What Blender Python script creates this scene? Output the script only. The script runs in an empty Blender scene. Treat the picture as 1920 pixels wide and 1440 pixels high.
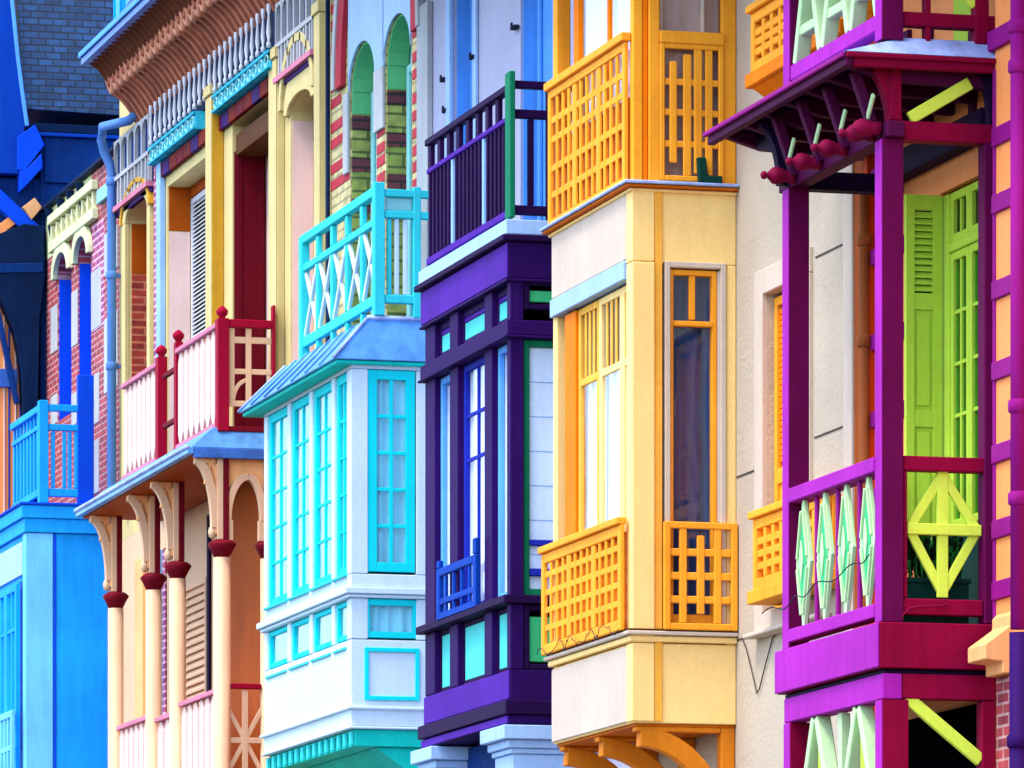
import bpy, bmesh, math, random
from mathutils import Vector
random.seed(7)
R = math.radians
SC = bpy.context.scene
COL = SC.collection

# ---------------------------------------------------------------- camera model
# The street runs along X (towards the camera = +X), house fronts face -Y,
# the front walls stand on Y = 0, the camera stands D metres out in the street.
FPX, CXP, HY = 11500.0, 960.0, 2250.0
TA = 3060.0 / FPX
CA = 1 / math.sqrt(1 + TA * TA); SA = TA * CA
D, EYE = 12.0, 1.6

class Front:
    """plane Y = y, u runs along X, n points to the street"""
    def __init__(s, y): s.y = y
    def t(s, px):
        u = (px - CXP) / FPX
        return (s.y + D) / (SA + u * CA)
    def u(s, px):
        k = (px - CXP) / FPX
        return s.t(px) * (-CA + k * SA)
    def z(s, py, px): return EYE + (HY - py) * s.t(px) / FPX
    def P(s, u, z, n=0.0): return (u, s.y - n, z)

class Side:
    """plane X = x, u runs along Y, n points towards the camera end of the street"""
    def __init__(s, x): s.x = x
    def t(s, px):
        k = (px - CXP) / FPX
        return s.x / (-CA + k * SA)
    def u(s, px):
        k = (px - CXP) / FPX
        return -D + s.t(px) * (SA + k * CA)
    def z(s, py, px): return EYE + (HY - py) * s.t(px) / FPX
    def P(s, u, z, n=0.0): return (s.x + n, u, z)

WALL = Front(0.0)

# ---------------------------------------------------------------- materials
def lin(h):
    h = h.lstrip('#'); out = []
    for i in (0, 2, 4):
        c = int(h[i:i+2], 16) / 255
        out.append(c / 12.92 if c <= .04045 else ((c + .055) / 1.055) ** 2.4)
    return tuple(out)
MATS = {}
def new_mat(name):
    m = bpy.data.materials.new(name); m.use_nodes = True
    nt = m.node_tree; nt.nodes.clear()
    out = nt.nodes.new('ShaderNodeOutputMaterial')
    MATS[name] = m
    return m, nt, out
def node(nt, typ, **kw):
    n = nt.nodes.new(typ)
    for k, v in kw.items():
        if k.startswith('_'): n.inputs[k[1:].replace('_', ' ')].default_value = v
        else: setattr(n, k, v)
    return n
def paint(name, hexc, rough=.65, var=.12, bump=.08, scale=6.0, spec=.05, streak=.10):
    """brush painted wood / render: slow tonal drift, fine brush bump, a few rain streaks"""
    m, nt, out = new_mat(name); L = nt.links.new
    c = lin(hexc) if isinstance(hexc, str) else hexc
    geo = node(nt, 'ShaderNodeNewGeometry')
    n1 = node(nt, 'ShaderNodeTexNoise', _Scale=scale * .25, _Detail=4.0, _Roughness=.6)
    mp = node(nt, 'ShaderNodeMapping'); mp.inputs['Scale'].default_value = (9, 9, .9)
    n2 = node(nt, 'ShaderNodeTexNoise', _Scale=1.6, _Detail=5.0, _Roughness=.65)
    L(geo.outputs['Position'], n1.inputs['Vector']); L(geo.outputs['Position'], mp.inputs['Vector']); L(mp.outputs[0], n2.inputs['Vector'])
    mx = node(nt, 'ShaderNodeMix', data_type='RGBA')
    d = tuple(x * (1 - var * 1.6) for x in c) + (1,)
    h = tuple(min(1, x * (1 + var)) for x in c) + (1,)
    mx.inputs[6].default_value = d; mx.inputs[7].default_value = h
    ad = node(nt, 'ShaderNodeMath', operation='ADD'); L(n1.outputs['Fac'], ad.inputs[0])
    m2 = node(nt, 'ShaderNodeMath', operation='MULTIPLY'); L(n2.outputs['Fac'], m2.inputs[0]); m2.inputs[1].default_value = .8
    L(m2.outputs[0], ad.inputs[1])
    sb = node(nt, 'ShaderNodeMapRange'); L(ad.outputs[0], sb.inputs[0])
    sb.inputs[1].default_value = .65; sb.inputs[2].default_value = 1.15
    L(sb.outputs[0], mx.inputs[0])
    col = mx.outputs[2]
    if streak:
        rp = node(nt, 'ShaderNodeMapRange'); L(n2.outputs['Fac'], rp.inputs[0])
        rp.inputs[1].default_value = .60; rp.inputs[2].default_value = .78; rp.inputs[4].default_value = streak
        m3 = node(nt, 'ShaderNodeMix', data_type='RGBA'); L(rp.outputs[0], m3.inputs[0]); L(col, m3.inputs[6])
        m3.inputs[7].default_value = tuple(x * .45 + .02 for x in c) + (1,)
        col = m3.outputs[2]
    # fine grain, and small worn flecks where the paint has gone
    n4 = node(nt, 'ShaderNodeTexNoise', _Scale=34.0, _Detail=5.0, _Roughness=.7); L(geo.outputs['Position'], n4.inputs['Vector'])
    g1 = node(nt, 'ShaderNodeMapRange'); L(n4.outputs['Fac'], g1.inputs[0]); g1.inputs[1].default_value = .3; g1.inputs[2].default_value = .7; g1.inputs[3].default_value = .94; g1.inputs[4].default_value = 1.05
    m5 = node(nt, 'ShaderNodeMix', data_type='RGBA', blend_type='MULTIPLY'); m5.inputs[0].default_value = 1; L(col, m5.inputs[6]); L(g1.outputs[0], m5.inputs[7])
    n5 = node(nt, 'ShaderNodeTexNoise', _Scale=11.0, _Detail=8.0, _Roughness=.75); L(geo.outputs['Position'], n5.inputs['Vector'])
    g2 = node(nt, 'ShaderNodeMapRange'); L(n5.outputs['Fac'], g2.inputs[0]); g2.inputs[1].default_value = .68; g2.inputs[2].default_value = .74; g2.inputs[4].default_value = .32
    m6 = node(nt, 'ShaderNodeMix', data_type='RGBA'); L(g2.outputs[0], m6.inputs[0]); L(m5.outputs[2], m6.inputs[6]); m6.inputs[7].default_value = tuple(x * .5 + .05 for x in c) + (1,)
    col = m6.outputs[2]
    b = node(nt, 'ShaderNodeBsdfPrincipled', _Roughness=rough); b.inputs['Specular IOR Level'].default_value = spec
    L(col, b.inputs['Base Color'])
    n3 = node(nt, 'ShaderNodeTexNoise', _Scale=60.0, _Detail=3.0); L(geo.outputs['Position'], n3.inputs['Vector'])
    bp = node(nt, 'ShaderNodeBump', _Strength=bump, _Distance=.02); L(n3.outputs['Fac'], bp.inputs['Height'])
    L(bp.outputs[0], b.inputs['Normal'])
    L(b.outputs[0], out.inputs[0])
    return m
def plane_vec(nt, axes):
    geo = node(nt, 'ShaderNodeNewGeometry'); sp = node(nt, 'ShaderNodeSeparateXYZ'); cb = node(nt, 'ShaderNodeCombineXYZ')
    nt.links.new(geo.outputs['Position'], sp.inputs[0])
    nt.links.new(sp.outputs['XYZ'.index(axes[0])], cb.inputs[0]); nt.links.new(sp.outputs['XYZ'.index(axes[1])], cb.inputs[1])
    return cb.outputs[0], geo
def brick(name, c1, c2, mortar, axes='XZ', bw=.22, bh=.07, ms=.012, rough=.8, bump=.5):
    m, nt, out = new_mat(name); L = nt.links.new
    vec, geo = plane_vec(nt, axes)
    t = node(nt, 'ShaderNodeTexBrick', _Scale=1.0); t.inputs['Brick Width'].default_value = bw; t.inputs['Row Height'].default_value = bh
    t.inputs['Mortar Size'].default_value = ms; t.inputs['Mortar Smooth'].default_value = .2; t.inputs['Bias'].default_value = -.1
    t.inputs['Color1'].default_value = lin(c1) + (1,); t.inputs['Color2'].default_value = lin(c2) + (1,); t.inputs['Mortar'].default_value = lin(mortar) + (1,)
    L(vec, t.inputs['Vector'])
    n = node(nt, 'ShaderNodeTexNoise', _Scale=9.0, _Detail=4.0); L(geo.outputs['Position'], n.inputs['Vector'])
    mr = node(nt, 'ShaderNodeMapRange'); L(n.outputs['Fac'], mr.inputs[0]); mr.inputs[1].default_value = .3; mr.inputs[2].default_value = .7
    mr.inputs[3].default_value = .65; mr.inputs[4].default_value = 1.25
    mu = node(nt, 'ShaderNodeMix', data_type='RGBA', blend_type='MULTIPLY'); mu.inputs[0].default_value = 1
    L(t.outputs['Color'], mu.inputs[6]); L(mr.outputs[0], mu.inputs[7])
    b = node(nt, 'ShaderNodeBsdfPrincipled', _Roughness=rough); L(mu.outputs[2], b.inputs['Base Color'])
    bp = node(nt, 'ShaderNodeBump', _Strength=bump, _Distance=.01, invert=True); L(t.outputs['Fac'], bp.inputs['Height'])
    L(bp.outputs[0], b.inputs['Normal']); L(b.outputs[0], out.inputs[0])
    return m
def roughcast(name, hexc):
    m, nt, out = new_mat(name); L = nt.links.new
    geo = node(nt, 'ShaderNodeNewGeometry'); c = lin(hexc)
    n1 = node(nt, 'ShaderNodeTexNoise', _Scale=1.3, _Detail=5.0); n2 = node(nt, 'ShaderNodeTexNoise', _Scale=26.0, _Detail=4.0, _Roughness=.7)
    v = node(nt, 'ShaderNodeTexVoronoi', _Scale=16.0)
    for q in (n1, n2, v): L(geo.outputs['Position'], q.inputs['Vector'])
    mx = node(nt, 'ShaderNodeMix', data_type='RGBA'); mx.inputs[6].default_value = tuple(x * .68 for x in c) + (1,); mx.inputs[7].default_value = tuple(x * 1.12 for x in c) + (1,)
    L(n1.outputs['Fac'], mx.inputs[0])
    r = node(nt, 'ShaderNodeMapRange'); L(n2.outputs['Fac'], r.inputs[0]); r.inputs[1].default_value = .58; r.inputs[2].default_value = .72; r.inputs[4].default_value = .55
    m2 = node(nt, 'ShaderNodeMix', data_type='RGBA'); L(r.outputs[0], m2.inputs[0]); L(mx.outputs[2], m2.inputs[6]); m2.inputs[7].default_value = tuple(x * .5 for x in c) + (1,)
    r2 = node(nt, 'ShaderNodeMapRange'); L(v.outputs['Distance'], r2.inputs[0]); r2.inputs[1].default_value = .06; r2.inputs[2].default_value = .13; r2.inputs[3].default_value = .6; r2.inputs[4].default_value = 0
    # only some of the cells hold a pit
    cl = node(nt, 'ShaderNodeSeparateColor'); L(v.outputs['Color'], cl.inputs[0])
    gt = node(nt, 'ShaderNodeMath', operation='GREATER_THAN'); L(cl.outputs[0], gt.inputs[0]); gt.inputs[1].default_value = .8
    mm = node(nt, 'ShaderNodeMath', operation='MULTIPLY'); L(gt.outputs[0], mm.inputs[0]); L(r2.outputs[0], mm.inputs[1])
    m3 = node(nt, 'ShaderNodeMix', data_type='RGBA'); L(mm.outputs[0], m3.inputs[0]); L(m2.outputs[2], m3.inputs[6]); m3.inputs[7].default_value = (.09, .08, .07, 1)
    b = node(nt, 'ShaderNodeBsdfPrincipled', _Roughness=.9); L(m3.outputs[2], b.inputs['Base Color'])
    bp = node(nt, 'ShaderNodeBump', _Strength=.5, _Distance=.02); L(n2.outputs['Fac'], bp.inputs['Height'])
    L(bp.outputs[0], b.inputs['Normal']); L(b.outputs[0], out.inputs[0])
    return m
def zinc(name, hexc, rough=.42, metal=.35):
    m, nt, out = new_mat(name); L = nt.links.new
    geo = node(nt, 'ShaderNodeNewGeometry'); c = lin(hexc)
    n1 = node(nt, 'ShaderNodeTexNoise', _Scale=5.0, _Detail=6.0, _Roughness=.7); L(geo.outputs['Position'], n1.inputs['Vector'])
    mr = node(nt, 'ShaderNodeMapRange'); L(n1.outputs['Fac'], mr.inputs[0]); mr.inputs[1].default_value = .35; mr.inputs[2].default_value = .68
    mx = node(nt, 'ShaderNodeMix', data_type='RGBA'); mx.inputs[6].default_value = tuple(x * .62 for x in c) + (1,); mx.inputs[7].default_value = tuple(min(1, x * 1.2) for x in c) + (1,)
    L(mr.outputs[0], mx.inputs[0])
    b = node(nt, 'ShaderNodeBsdfPrincipled', _Roughness=rough, _Metallic=metal); L(mx.outputs[2], b.inputs['Base Color'])
    bp = node(nt, 'ShaderNodeBump', _Strength=.12, _Distance=.03); L(n1.outputs['Fac'], bp.inputs['Height']); L(bp.outputs[0], b.inputs['Normal'])
    L(b.outputs[0], out.inputs[0])
    return m
def glass(name, tint=(1, 1, 1), gloss=(1, 1, 1), ior=1.42):
    m, nt, out = new_mat(name); L = nt.links.new
    tr = node(nt, 'ShaderNodeBsdfTransparent'); tr.inputs[0].default_value = tint + (1,)
    gl = node(nt, 'ShaderNodeBsdfGlossy', _Roughness=.03); gl.inputs[0].default_value = gloss + (1,)
    geo = node(nt, 'ShaderNodeNewGeometry'); n = node(nt, 'ShaderNodeTexNoise', _Scale=1.7, _Detail=2.0); L(geo.outputs['Position'], n.inputs['Vector'])
    bp = node(nt, 'ShaderNodeBump', _Strength=.05, _Distance=.2); L(n.outputs['Fac'], bp.inputs['Height']); L(bp.outputs[0], gl.inputs['Normal'])
    # Schlick reflectance (same from both sides of the pane)
    lw = node(nt, 'ShaderNodeLayerWeight', _Blend=.5); f0 = ((ior - 1) / (ior + 1)) ** 2
    pw_ = node(nt, 'ShaderNodeMath', operation='POWER'); L(lw.outputs['Facing'], pw_.inputs[0]); pw_.inputs[1].default_value = 5.0
    fr = node(nt, 'ShaderNodeMath', operation='MULTIPLY_ADD'); L(pw_.outputs[0], fr.inputs[0]); fr.inputs[1].default_value = (1 - f0) * .5; fr.inputs[2].default_value = f0
    mx = node(nt, 'ShaderNodeMixShader'); L(fr.outputs[0], mx.inputs[0]); L(tr.outputs[0], mx.inputs[1]); L(gl.outputs[0], mx.inputs[2])
    L(mx.outputs[0], out.inputs[0])
    return m

# ---------------------------------------------------------------- mesh building
class MB:
    """collects solid shapes in world coordinates, then becomes ONE mesh object"""
    def __init__(s, m=None): s.v = []; s.f = []; s.mi = []; s.mats = []; s.cur = 0; s.sm = []; s.smooth = False; s.use(m)
    def use(s, m):
        if m is None: return
        if m not in s.mats: s.mats.append(m)
        s.cur = s.mats.index(m)
    def add(s, vs, fs, m=None):
        s.use(m)
        o = len(s.v); s.v += [tuple(p) for p in vs]
        for f in fs: s.f.append([o + i for i in f]); s.mi.append(s.cur); s.sm.append(s.smooth)
    def box(s, x0, x1, y0, y1, z0, z1, m=None):
        x0, x1 = min(x0, x1), max(x0, x1); y0, y1 = min(y0, y1), max(y0, y1); z0, z1 = min(z0, z1), max(z0, z1)
        s.add([(x, y, z) for z in (z0, z1) for y in (y0, y1) for x in (x0, x1)],
              [(0, 2, 3, 1), (4, 5, 7, 6), (0, 1, 5, 4), (2, 6, 7, 3), (0, 4, 6, 2), (1, 3, 7, 5)], m)
    def prism(s, a, b, m=None):
        n = len(a)
        s.add(list(a) + list(b), [tuple(range(n)), tuple(range(2 * n - 1, n - 1, -1))] + [(i, i + n, (i + 1) % n + n, (i + 1) % n) for i in range(n)], m)
    def lathe(s, c, prof, m=None, seg=14):
        """prof: (radius, z) pairs bottom to top around the vertical through c"""
        vs = []; k = len(prof)
        for r, z in prof:
            for j in range(seg):
                a = 2 * math.pi * (j + .5) / seg; vs.append((c[0] + r * math.cos(a), c[1] + r * math.sin(a), z))
        fs = [(i * seg + j, i * seg + (j + 1) % seg, (i + 1) * seg + (j + 1) % seg, (i + 1) * seg + j) for i in range(k - 1) for j in range(seg)]
        fs += [tuple(range(seg - 1, -1, -1)), tuple((k - 1) * seg + j for j in range(seg))]
        s.smooth = True; s.add(vs, fs, m); s.smooth = False
    def lathe_y(s, x, z, prof, m=None, seg=14):
        """prof: (radius, y) pairs around the level axis through (x, z) that points to the street"""
        vs = []; k = len(prof)
        for r, y in prof:
            for j in range(seg): a = 2 * math.pi * j / seg; vs.append((x + r * math.cos(a), y, z + r * math.sin(a)))
        fs = [(i * seg + j, i * seg + (j + 1) % seg, (i + 1) * seg + (j + 1) % seg, (i + 1) * seg + j) for i in range(k - 1) for j in range(seg)]
        fs += [tuple(range(seg - 1, -1, -1)), tuple((k - 1) * seg + j for j in range(seg))]
        s.smooth = True; s.add(vs, fs, m); s.smooth = False
    def tube(s, pts, r, m=None, seg=10):
        pts = [Vector(p) for p in pts]; vs = []; k = len(pts)
        up = Vector((.31, .17, .93)).normalized()
        for i, p in enumerate(pts):
            d = (pts[min(i + 1, k - 1)] - pts[max(i - 1, 0)]).normalized()
            a = d.cross(up).normalized()
            if a.length < .1: a = d.cross(Vector((1, 0, 0))).normalized()
            b = d.cross(a).normalized()
            for j in range(seg):
                t = 2 * math.pi * j / seg; vs.append(p + r * (math.cos(t) * a + math.sin(t) * b))
        fs = [(i * seg + j, i * seg + (j + 1) % seg, (i + 1) * seg + (j + 1) % seg, (i + 1) * seg + j) for i in range(k - 1) for j in range(seg)]
        fs += [tuple(range(seg - 1, -1, -1)), tuple((k - 1) * seg + j for j in range(seg))]
        s.smooth = True; s.add(vs, fs, m); s.smooth = False
    # ---- shapes laid on a face
    def fbox(s, F, u0, u1, z0, z1, n0, n1, m=None):
        a = F.P(u0, z0, n0); b = F.P(u1, z1, n1); s.box(a[0], b[0], a[1], b[1], a[2], b[2], m)
    def fpoly(s, F, pts, n0, n1, m=None):
        s.prism([F.P(u, z, n0) for u, z in pts], [F.P(u, z, n1) for u, z in pts], m)
    def fbar(s, F, a, b, w, n0, n1, m=None):
        d = Vector((b[0] - a[0], b[1] - a[1])).normalized() * (w / 2); q = (-d.y, d.x)
        s.fpoly(F, [(a[0] + q[0], a[1] + q[1]), (b[0] + q[0], b[1] + q[1]), (b[0] - q[0], b[1] - q[1]), (a[0] - q[0], a[1] - q[1])], n0, n1, m)
    def fframe(s, F, u0, u1, z0, z1, w, n0, n1, m=None, wu=None, wz=None):
        u0, u1 = min(u0, u1), max(u0, u1); z0, z1 = min(z0, z1), max(z0, z1); wu = wu or w; wz = wz or w
        s.fbox(F, u0, u0 + wu, z0, z1, n0, n1, m); s.fbox(F, u1 - wu, u1, z0, z1, n0, n1, m)
        s.fbox(F, u0 + wu, u1 - wu, z0, z0 + wz, n0, n1, m); s.fbox(F, u0 + wu, u1 - wu, z1 - wz, z1, n0, n1, m)
    def arch_head(s, F, u0, u1, zs, ztop, rise, n0, n1, m=None, seg=14, pointed=False):
        """fills u0..u1 from the springing zs to ztop, less the arched opening"""
        c = (u0 + u1) / 2; h = (u1 - u0) / 2; arc = []
        for i in range(seg + 1):
            t = -1 + 2 * i / seg
            if pointed: zz = rise * math.sqrt(max(0, 1 - abs(t) ** 1.5))
            else: zz = rise * math.sqrt(max(0, 1 - t * t))
            if not pointed:
                a = math.pi * (1 - i / seg); t = math.cos(a); zz = rise * math.sin(a)
            arc.append((c + h * t, zs + zz))
        for i in range(seg):
            a, b = arc[i], arc[i + 1]
            s.fpoly(F, [a, b, (b[0], ztop), (a[0], ztop)], n0, n1, m)
    def arch_band(s, F, c, zs, r0, r1, z0k, z1k, n0, n1, m=None, seg=16, a0=0, a1=180):
        """ring of an arch: inner half width r0, outer r1, height factors"""
        p = []
        for rr, zk, ks in ((r0, z0k, range(seg + 1)), (r1, z1k, range(seg, -1, -1))):
            for k in ks: t = R(a1 + (a0 - a1) * k / seg); p.append((c + rr * math.cos(t), zs + rr * zk * math.sin(t)))
        s.fpoly(F, p, n0, n1, m)
    def build(s, name, parent=None, m=None, bevel=.006, label=None):
        me = bpy.data.meshes.new(name)
        o = bpy.data.objects.new(name, me); COL.objects.link(o)
        org = Vector((0, 0, 0))
        if parent is not None:
            root = parent
            while root.parent: root = root.parent
            org = root.location
            o.parent = parent
        me.from_pydata([(x - org.x, y - org.y, z - org.z) for x, y, z in s.v], [], s.f)
        if m is not None: me.materials.append(MATS[m]) if isinstance(m, str) else me.materials.append(m)
        for k in s.mats: me.materials.append(MATS[k])
        for p, i, sm in zip(me.polygons, s.mi, s.sm): p.material_index = i if m is None else 0; p.use_smooth = sm
        bm = bmesh.new(); bm.from_mesh(me); bmesh.ops.recalc_face_normals(bm, faces=bm.faces); bm.to_mesh(me); bm.free()
        me.update()
        if bevel:
            b = o.modifiers.new('bevel', 'BEVEL'); b.width = bevel; b.segments = 1; b.limit_method = 'ANGLE'; b.angle_limit = R(50); b.use_clamp_overlap = True
        if label: o['label'] = label
        return o

def thing(name, label, cat, loc, group=None):
    o = bpy.data.objects.new(name, None); COL.objects.link(o); o.location = loc; o.empty_display_size = .3
    o['label'] = label; o['category'] = cat
    if group: o['group'] = group
    return o
def tag(o, label, cat, group=None):
    o['label'] = label; o['category'] = cat
    if group: o['group'] = group
    return o

# ---------------------------------------------------------------- joinery
def fr(u0, u1, k): return u0 + (u1 - u0) * k
def curtain(par, F, u0, u1, z0, z1, n, m, amp=.018, pitch=.09, bow=0):
    mb = MB(); u0, u1 = min(u0, u1), max(u0, u1); w = u1 - u0; k = max(6, int(w / pitch * 6)); vs = []
    for j in range(k + 1):
        t = j / k
        d = amp * math.sin(2 * math.pi * t * w / pitch + 1.3 * math.sin(5 * t)) + amp * .4 * math.sin(9 * t + 1)
        uu = u0 + w * t
        vs += [F.P(uu, z0, n + d), F.P(uu + .3 * amp * math.sin(7 * t), z1, n + d * .7)]
    mb.smooth = True
    mb.add(vs, [(2 * j, 2 * j + 2, 2 * j + 3, 2 * j + 1) for j in range(k)], m)
    return mb.build('curtain', par, bevel=0)
def window(par, F, u0, u1, z0, z1, frame_m, pane_m='glass_clear', fw=.05, cols=2, rows=(), mw=.022, n=0.0, depth=.05,
           curt=None, curt_n=-.12, top=None, mid=None, name='window', label=None, bottom_w=None):
    """a glazed frame on a face: frame and bars are the window's mesh, pane and curtain its parts.
    rows / top: fractions of the height where bars cross; cols: number of lights or list of fractions"""
    u0, u1 = min(u0, u1), max(u0, u1); z0, z1 = min(z0, z1), max(z0, z1)
    mb = MB()
    bw = bottom_w or fw
    mb.fbox(F, u0, u0 + fw, z0, z1, n - depth, n, frame_m); mb.fbox(F, u1 - fw, u1, z0, z1, n - depth, n)
    mb.fbox(F, u0 + fw, u1 - fw, z0, z0 + bw, n - depth, n); mb.fbox(F, u0 + fw, u1 - fw, z1 - fw, z1, n - depth, n)
    fc = [k / cols for k in range(1, cols)] if isinstance(cols, int) else cols
    for k in fc: mb.fbox(F, fr(u0 + fw, u1 - fw, k) - mw / 2, fr(u0 + fw, u1 - fw, k) + mw / 2, z0 + bw, z1 - fw, n - depth + .008, n - .006)
    for k in rows: mb.fbox(F, u0 + fw, u1 - fw, fr(z0 + bw, z1 - fw, k) - mw / 2, fr(z0 + bw, z1 - fw, k) + mw / 2, n - depth + .011, n - .009)
    if mid: mb.fbox(F, u0 + fw, u1 - fw, fr(z0, z1, mid) - fw / 2, fr(z0, z1, mid) + fw / 2, n - depth + .003, n - .003)
    w = mb.build(name, par, bevel=.004, label=label)
    p = MB(); p.fbox(F, u0 + fw * .6, u1 - fw * .6, z0 + bw * .6, z1 - fw * .6, n - depth * .62, n - depth * .5, pane_m)
    p.build('pane', w, bevel=0)
    if curt: curtain(w, F, u0 + fw * .3, u1 - fw * .3, z0 + bw * .3, (fr(z0, z1, mid) if mid else z1 - fw * .3), n + curt_n, curt)
    return w
def lattice(mb, F, u0, u1, z0, z1, n0, n1, vs, hs, fw=.05, m=None):
    """vs: (fraction, width[, lo, hi]) upright slats; hs: (fraction, width) cross slats"""
    u0, u1 = min(u0, u1), max(u0, u1); z0, z1 = min(z0, z1), max(z0, z1)
    mb.fframe(F, u0, u1, z0, z1, fw, n0, n1, m)
    for q in vs:
        k, w = q[0], q[1]; lo, hi = (q[2], q[3]) if len(q) > 3 else (0, 1)
        c = fr(u0 + fw, u1 - fw, k)
        mb.fbox(F, c - w / 2, c + w / 2, fr(z0 + fw, z1 - fw, lo), fr(z0 + fw, z1 - fw, hi), n0 + .004, n1 - .004)
    for k, w in hs:
        c = fr(z0 + fw, z1 - fw, k); mb.fbox(F, u0 + fw, u1 - fw, c - w / 2, c + w / 2, n0 + .009, n1 - .009)
def arc_pts(c, rx, rz, a0, a1, k=10):
    return [(c[0] + rx * math.cos(R(a0 + (a1 - a0) * i / k)), c[1] + rz * math.sin(R(a0 + (a1 - a0) * i / k))) for i in range(k + 1)]
def strip_poly(pts, w):
    """a curved batten of width w along pts, as one outline"""
    a, b = [], []
    for i, (x, z) in enumerate(pts):
        p, q = pts[max(i - 1, 0)], pts[min(i + 1, len(pts) - 1)]
        L = math.hypot(q[0] - p[0], q[1] - p[1]) or 1; nx, nz = -(q[1] - p[1]) / L * w / 2, (q[0] - p[0]) / L * w / 2
        a.append((x + nx, z + nz)); b.append((x - nx, z - nz))
    return [a + b[::-1]]
# ---------------------------------------------------------------- palette
for nm, hx, kw in [
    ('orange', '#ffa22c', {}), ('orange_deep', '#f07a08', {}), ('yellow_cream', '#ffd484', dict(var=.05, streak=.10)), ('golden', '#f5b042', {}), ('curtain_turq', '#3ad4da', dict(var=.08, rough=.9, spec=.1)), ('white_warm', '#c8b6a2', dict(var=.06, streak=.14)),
    ('white', '#d0d2d8', dict(var=.04, streak=.08)), ('orange_brown', '#d57a1c', {}), ('orange_dark', '#c86410', {}),
    ('purple', '#2a0a4e', dict(streak=.25)), ('purple_dark', '#220838', {}), ('violet_lit', '#4a178e', dict(streak=.3, var=.16)), ('green_dark', '#12704e', {}),  # brighter violet carries the lit street face, darker purple the shaded sides
    ('indigo', '#1d2a9c', {}), ('mint', '#4fc8c0', dict(var=.05)), ('mint_green', '#3fb874', dict(var=.08)), ('blind_blue', '#cfe4fb', dict(var=.05)),
    ('pale_blue', '#9cbbe0', dict(var=.08)), ('sky_blue', '#5b9fe6', {}), ('blue_line', '#8db7e6', {}),
    ('turq', '#10d0d6', dict(var=.06)), ('turq_soft', '#34c8cc', dict(var=.08)), ('teal', '#12c0ae', {}), ('white_aqua', '#c2d6e2', dict(var=.05, streak=.10)),
    ('cream', '#ccba7e', dict(var=.08, streak=.2)), ('cream_dark', '#d9c79a', dict(streak=.25)), ('ochre', '#c8962c', dict(streak=.2)), ('stone_white', '#b0b2b2', dict(streak=.25)), ('lavender', '#a9aac0', dict(var=.06, streak=.2)),
    ('pink_white', '#dcbcb0', dict(var=.06, streak=.15)), ('pink', '#c87890', {}), ('crimson', '#94082a', {}), ('crimson_dark', '#6a0c1c', {}), ('peach', '#f2b072', {}), ('peach_light', '#dcb48e', dict(var=.06)), ('wine', '#5c0818', {}),
    ('brown_orange', '#a44a0c', dict(streak=.2)), ('terracotta', '#b0684e', dict(var=.22, scale=14)), ('terracotta_light', '#d99272', dict(var=.2, scale=14)),
    ('frieze_blue', '#2fb3d0', dict(var=.2, scale=30)), ('frieze_red', '#741808', dict(var=.3, scale=20)), ('frieze_violet', '#3a1660', dict(var=.3, scale=20)), ('brown', '#54300f', {}),
    ('green_reveal', '#62b478', dict(var=.08)), ('olive', '#9aa04e', dict(var=.18, scale=12)), ('red_band', '#b23240', dict(var=.2, scale=14)), ('red_band_dark', '#5e1f2c', dict(var=.2)), ('teal_pale', '#8ccac8', {}), ('brick_yellow', '#e2d59a', dict(var=.12, scale=14)),
    ('azure', '#1a9df5', dict(var=.14, streak=.22)), ('azure_light', '#6cc4f5', dict(var=.12, streak=.2)), ('cobalt', '#0a48d0', dict(var=.08)), ('royal', '#083c9c', dict(var=.1)), ('navy', '#0c326e', dict(var=.2)), ('navy_dark', '#0a2142', dict(var=.2)), ('pale_green', '#cdd6a4', dict(var=.12)),
    ('apricot', '#ff9a58', dict(var=.07)), ('magenta', '#8c1678', dict(streak=.2)), ('magenta_lit', '#a0209e', dict(streak=.3, var=.14)), ('magenta_shade', '#800430', dict(streak=.15)), ('plum', '#4a0c38', {}), ('plum_dark', '#1c0a2a', {}),  # brighter magenta carries the lit street face, the dark red the shaded sides
    ('lime', '#b4d440', dict(var=.06)), ('lime_light', '#cfe84e', dict(var=.05)), ('lime_white', '#b8d8a0', dict(var=.06)), ('orange_red', '#d2451a', {}), ('finial', '#780a34', {}), ('post_shade', '#5c0640', dict(streak=.15)),  # post tone darkened for the shaded side faces of the veranda
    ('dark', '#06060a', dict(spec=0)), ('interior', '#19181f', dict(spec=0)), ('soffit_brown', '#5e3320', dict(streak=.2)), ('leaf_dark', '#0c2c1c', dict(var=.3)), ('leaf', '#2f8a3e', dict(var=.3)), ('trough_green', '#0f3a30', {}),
    ('curtain_white', '#d4dee8', dict(var=.04, rough=.9, spec=.1)), ('curtain_aqua', '#86dcee', dict(var=.10, rough=.9, spec=.1)), ('curtain_cool', '#d6e4fa', dict(var=.06, rough=.9, spec=.1)), ('curtain_blue', '#173f70', dict(var=.15, rough=.9, spec=.1)), ('curtain_mauve', '#b79a92', dict(var=.1, rough=.9, spec=.1)), ('pipe_blue', '#527fc0', dict(streak=.2)), ('pipe_brown', '#96522a', {}), ('iron', '#262a3a', {}), ('cable', '#4a4038', {}),
    ('asphalt', (.05, .05, .052), dict(rough=.9, scale=20)), ('paving', (.32, .31, .29), dict(rough=.85, scale=10)), ('kerb', (.4, .39, .37), dict(rough=.85)),
]: paint(nm, hx, **kw)
zinc('zinc_blue', '#5c9fe4'); zinc('zinc_light', '#9fb6ee', .55, .1); zinc('lead', '#3a6fc4')
brick('slate', '#0f3358', '#1f4c78', '#061a30', 'YZ', .16, .072, .009, .5, .8)
brick('slate_front', '#1d4a86', '#2c62a4', '#0c2450', 'XZ', .26, .105, .012, .5, .8)
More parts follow.
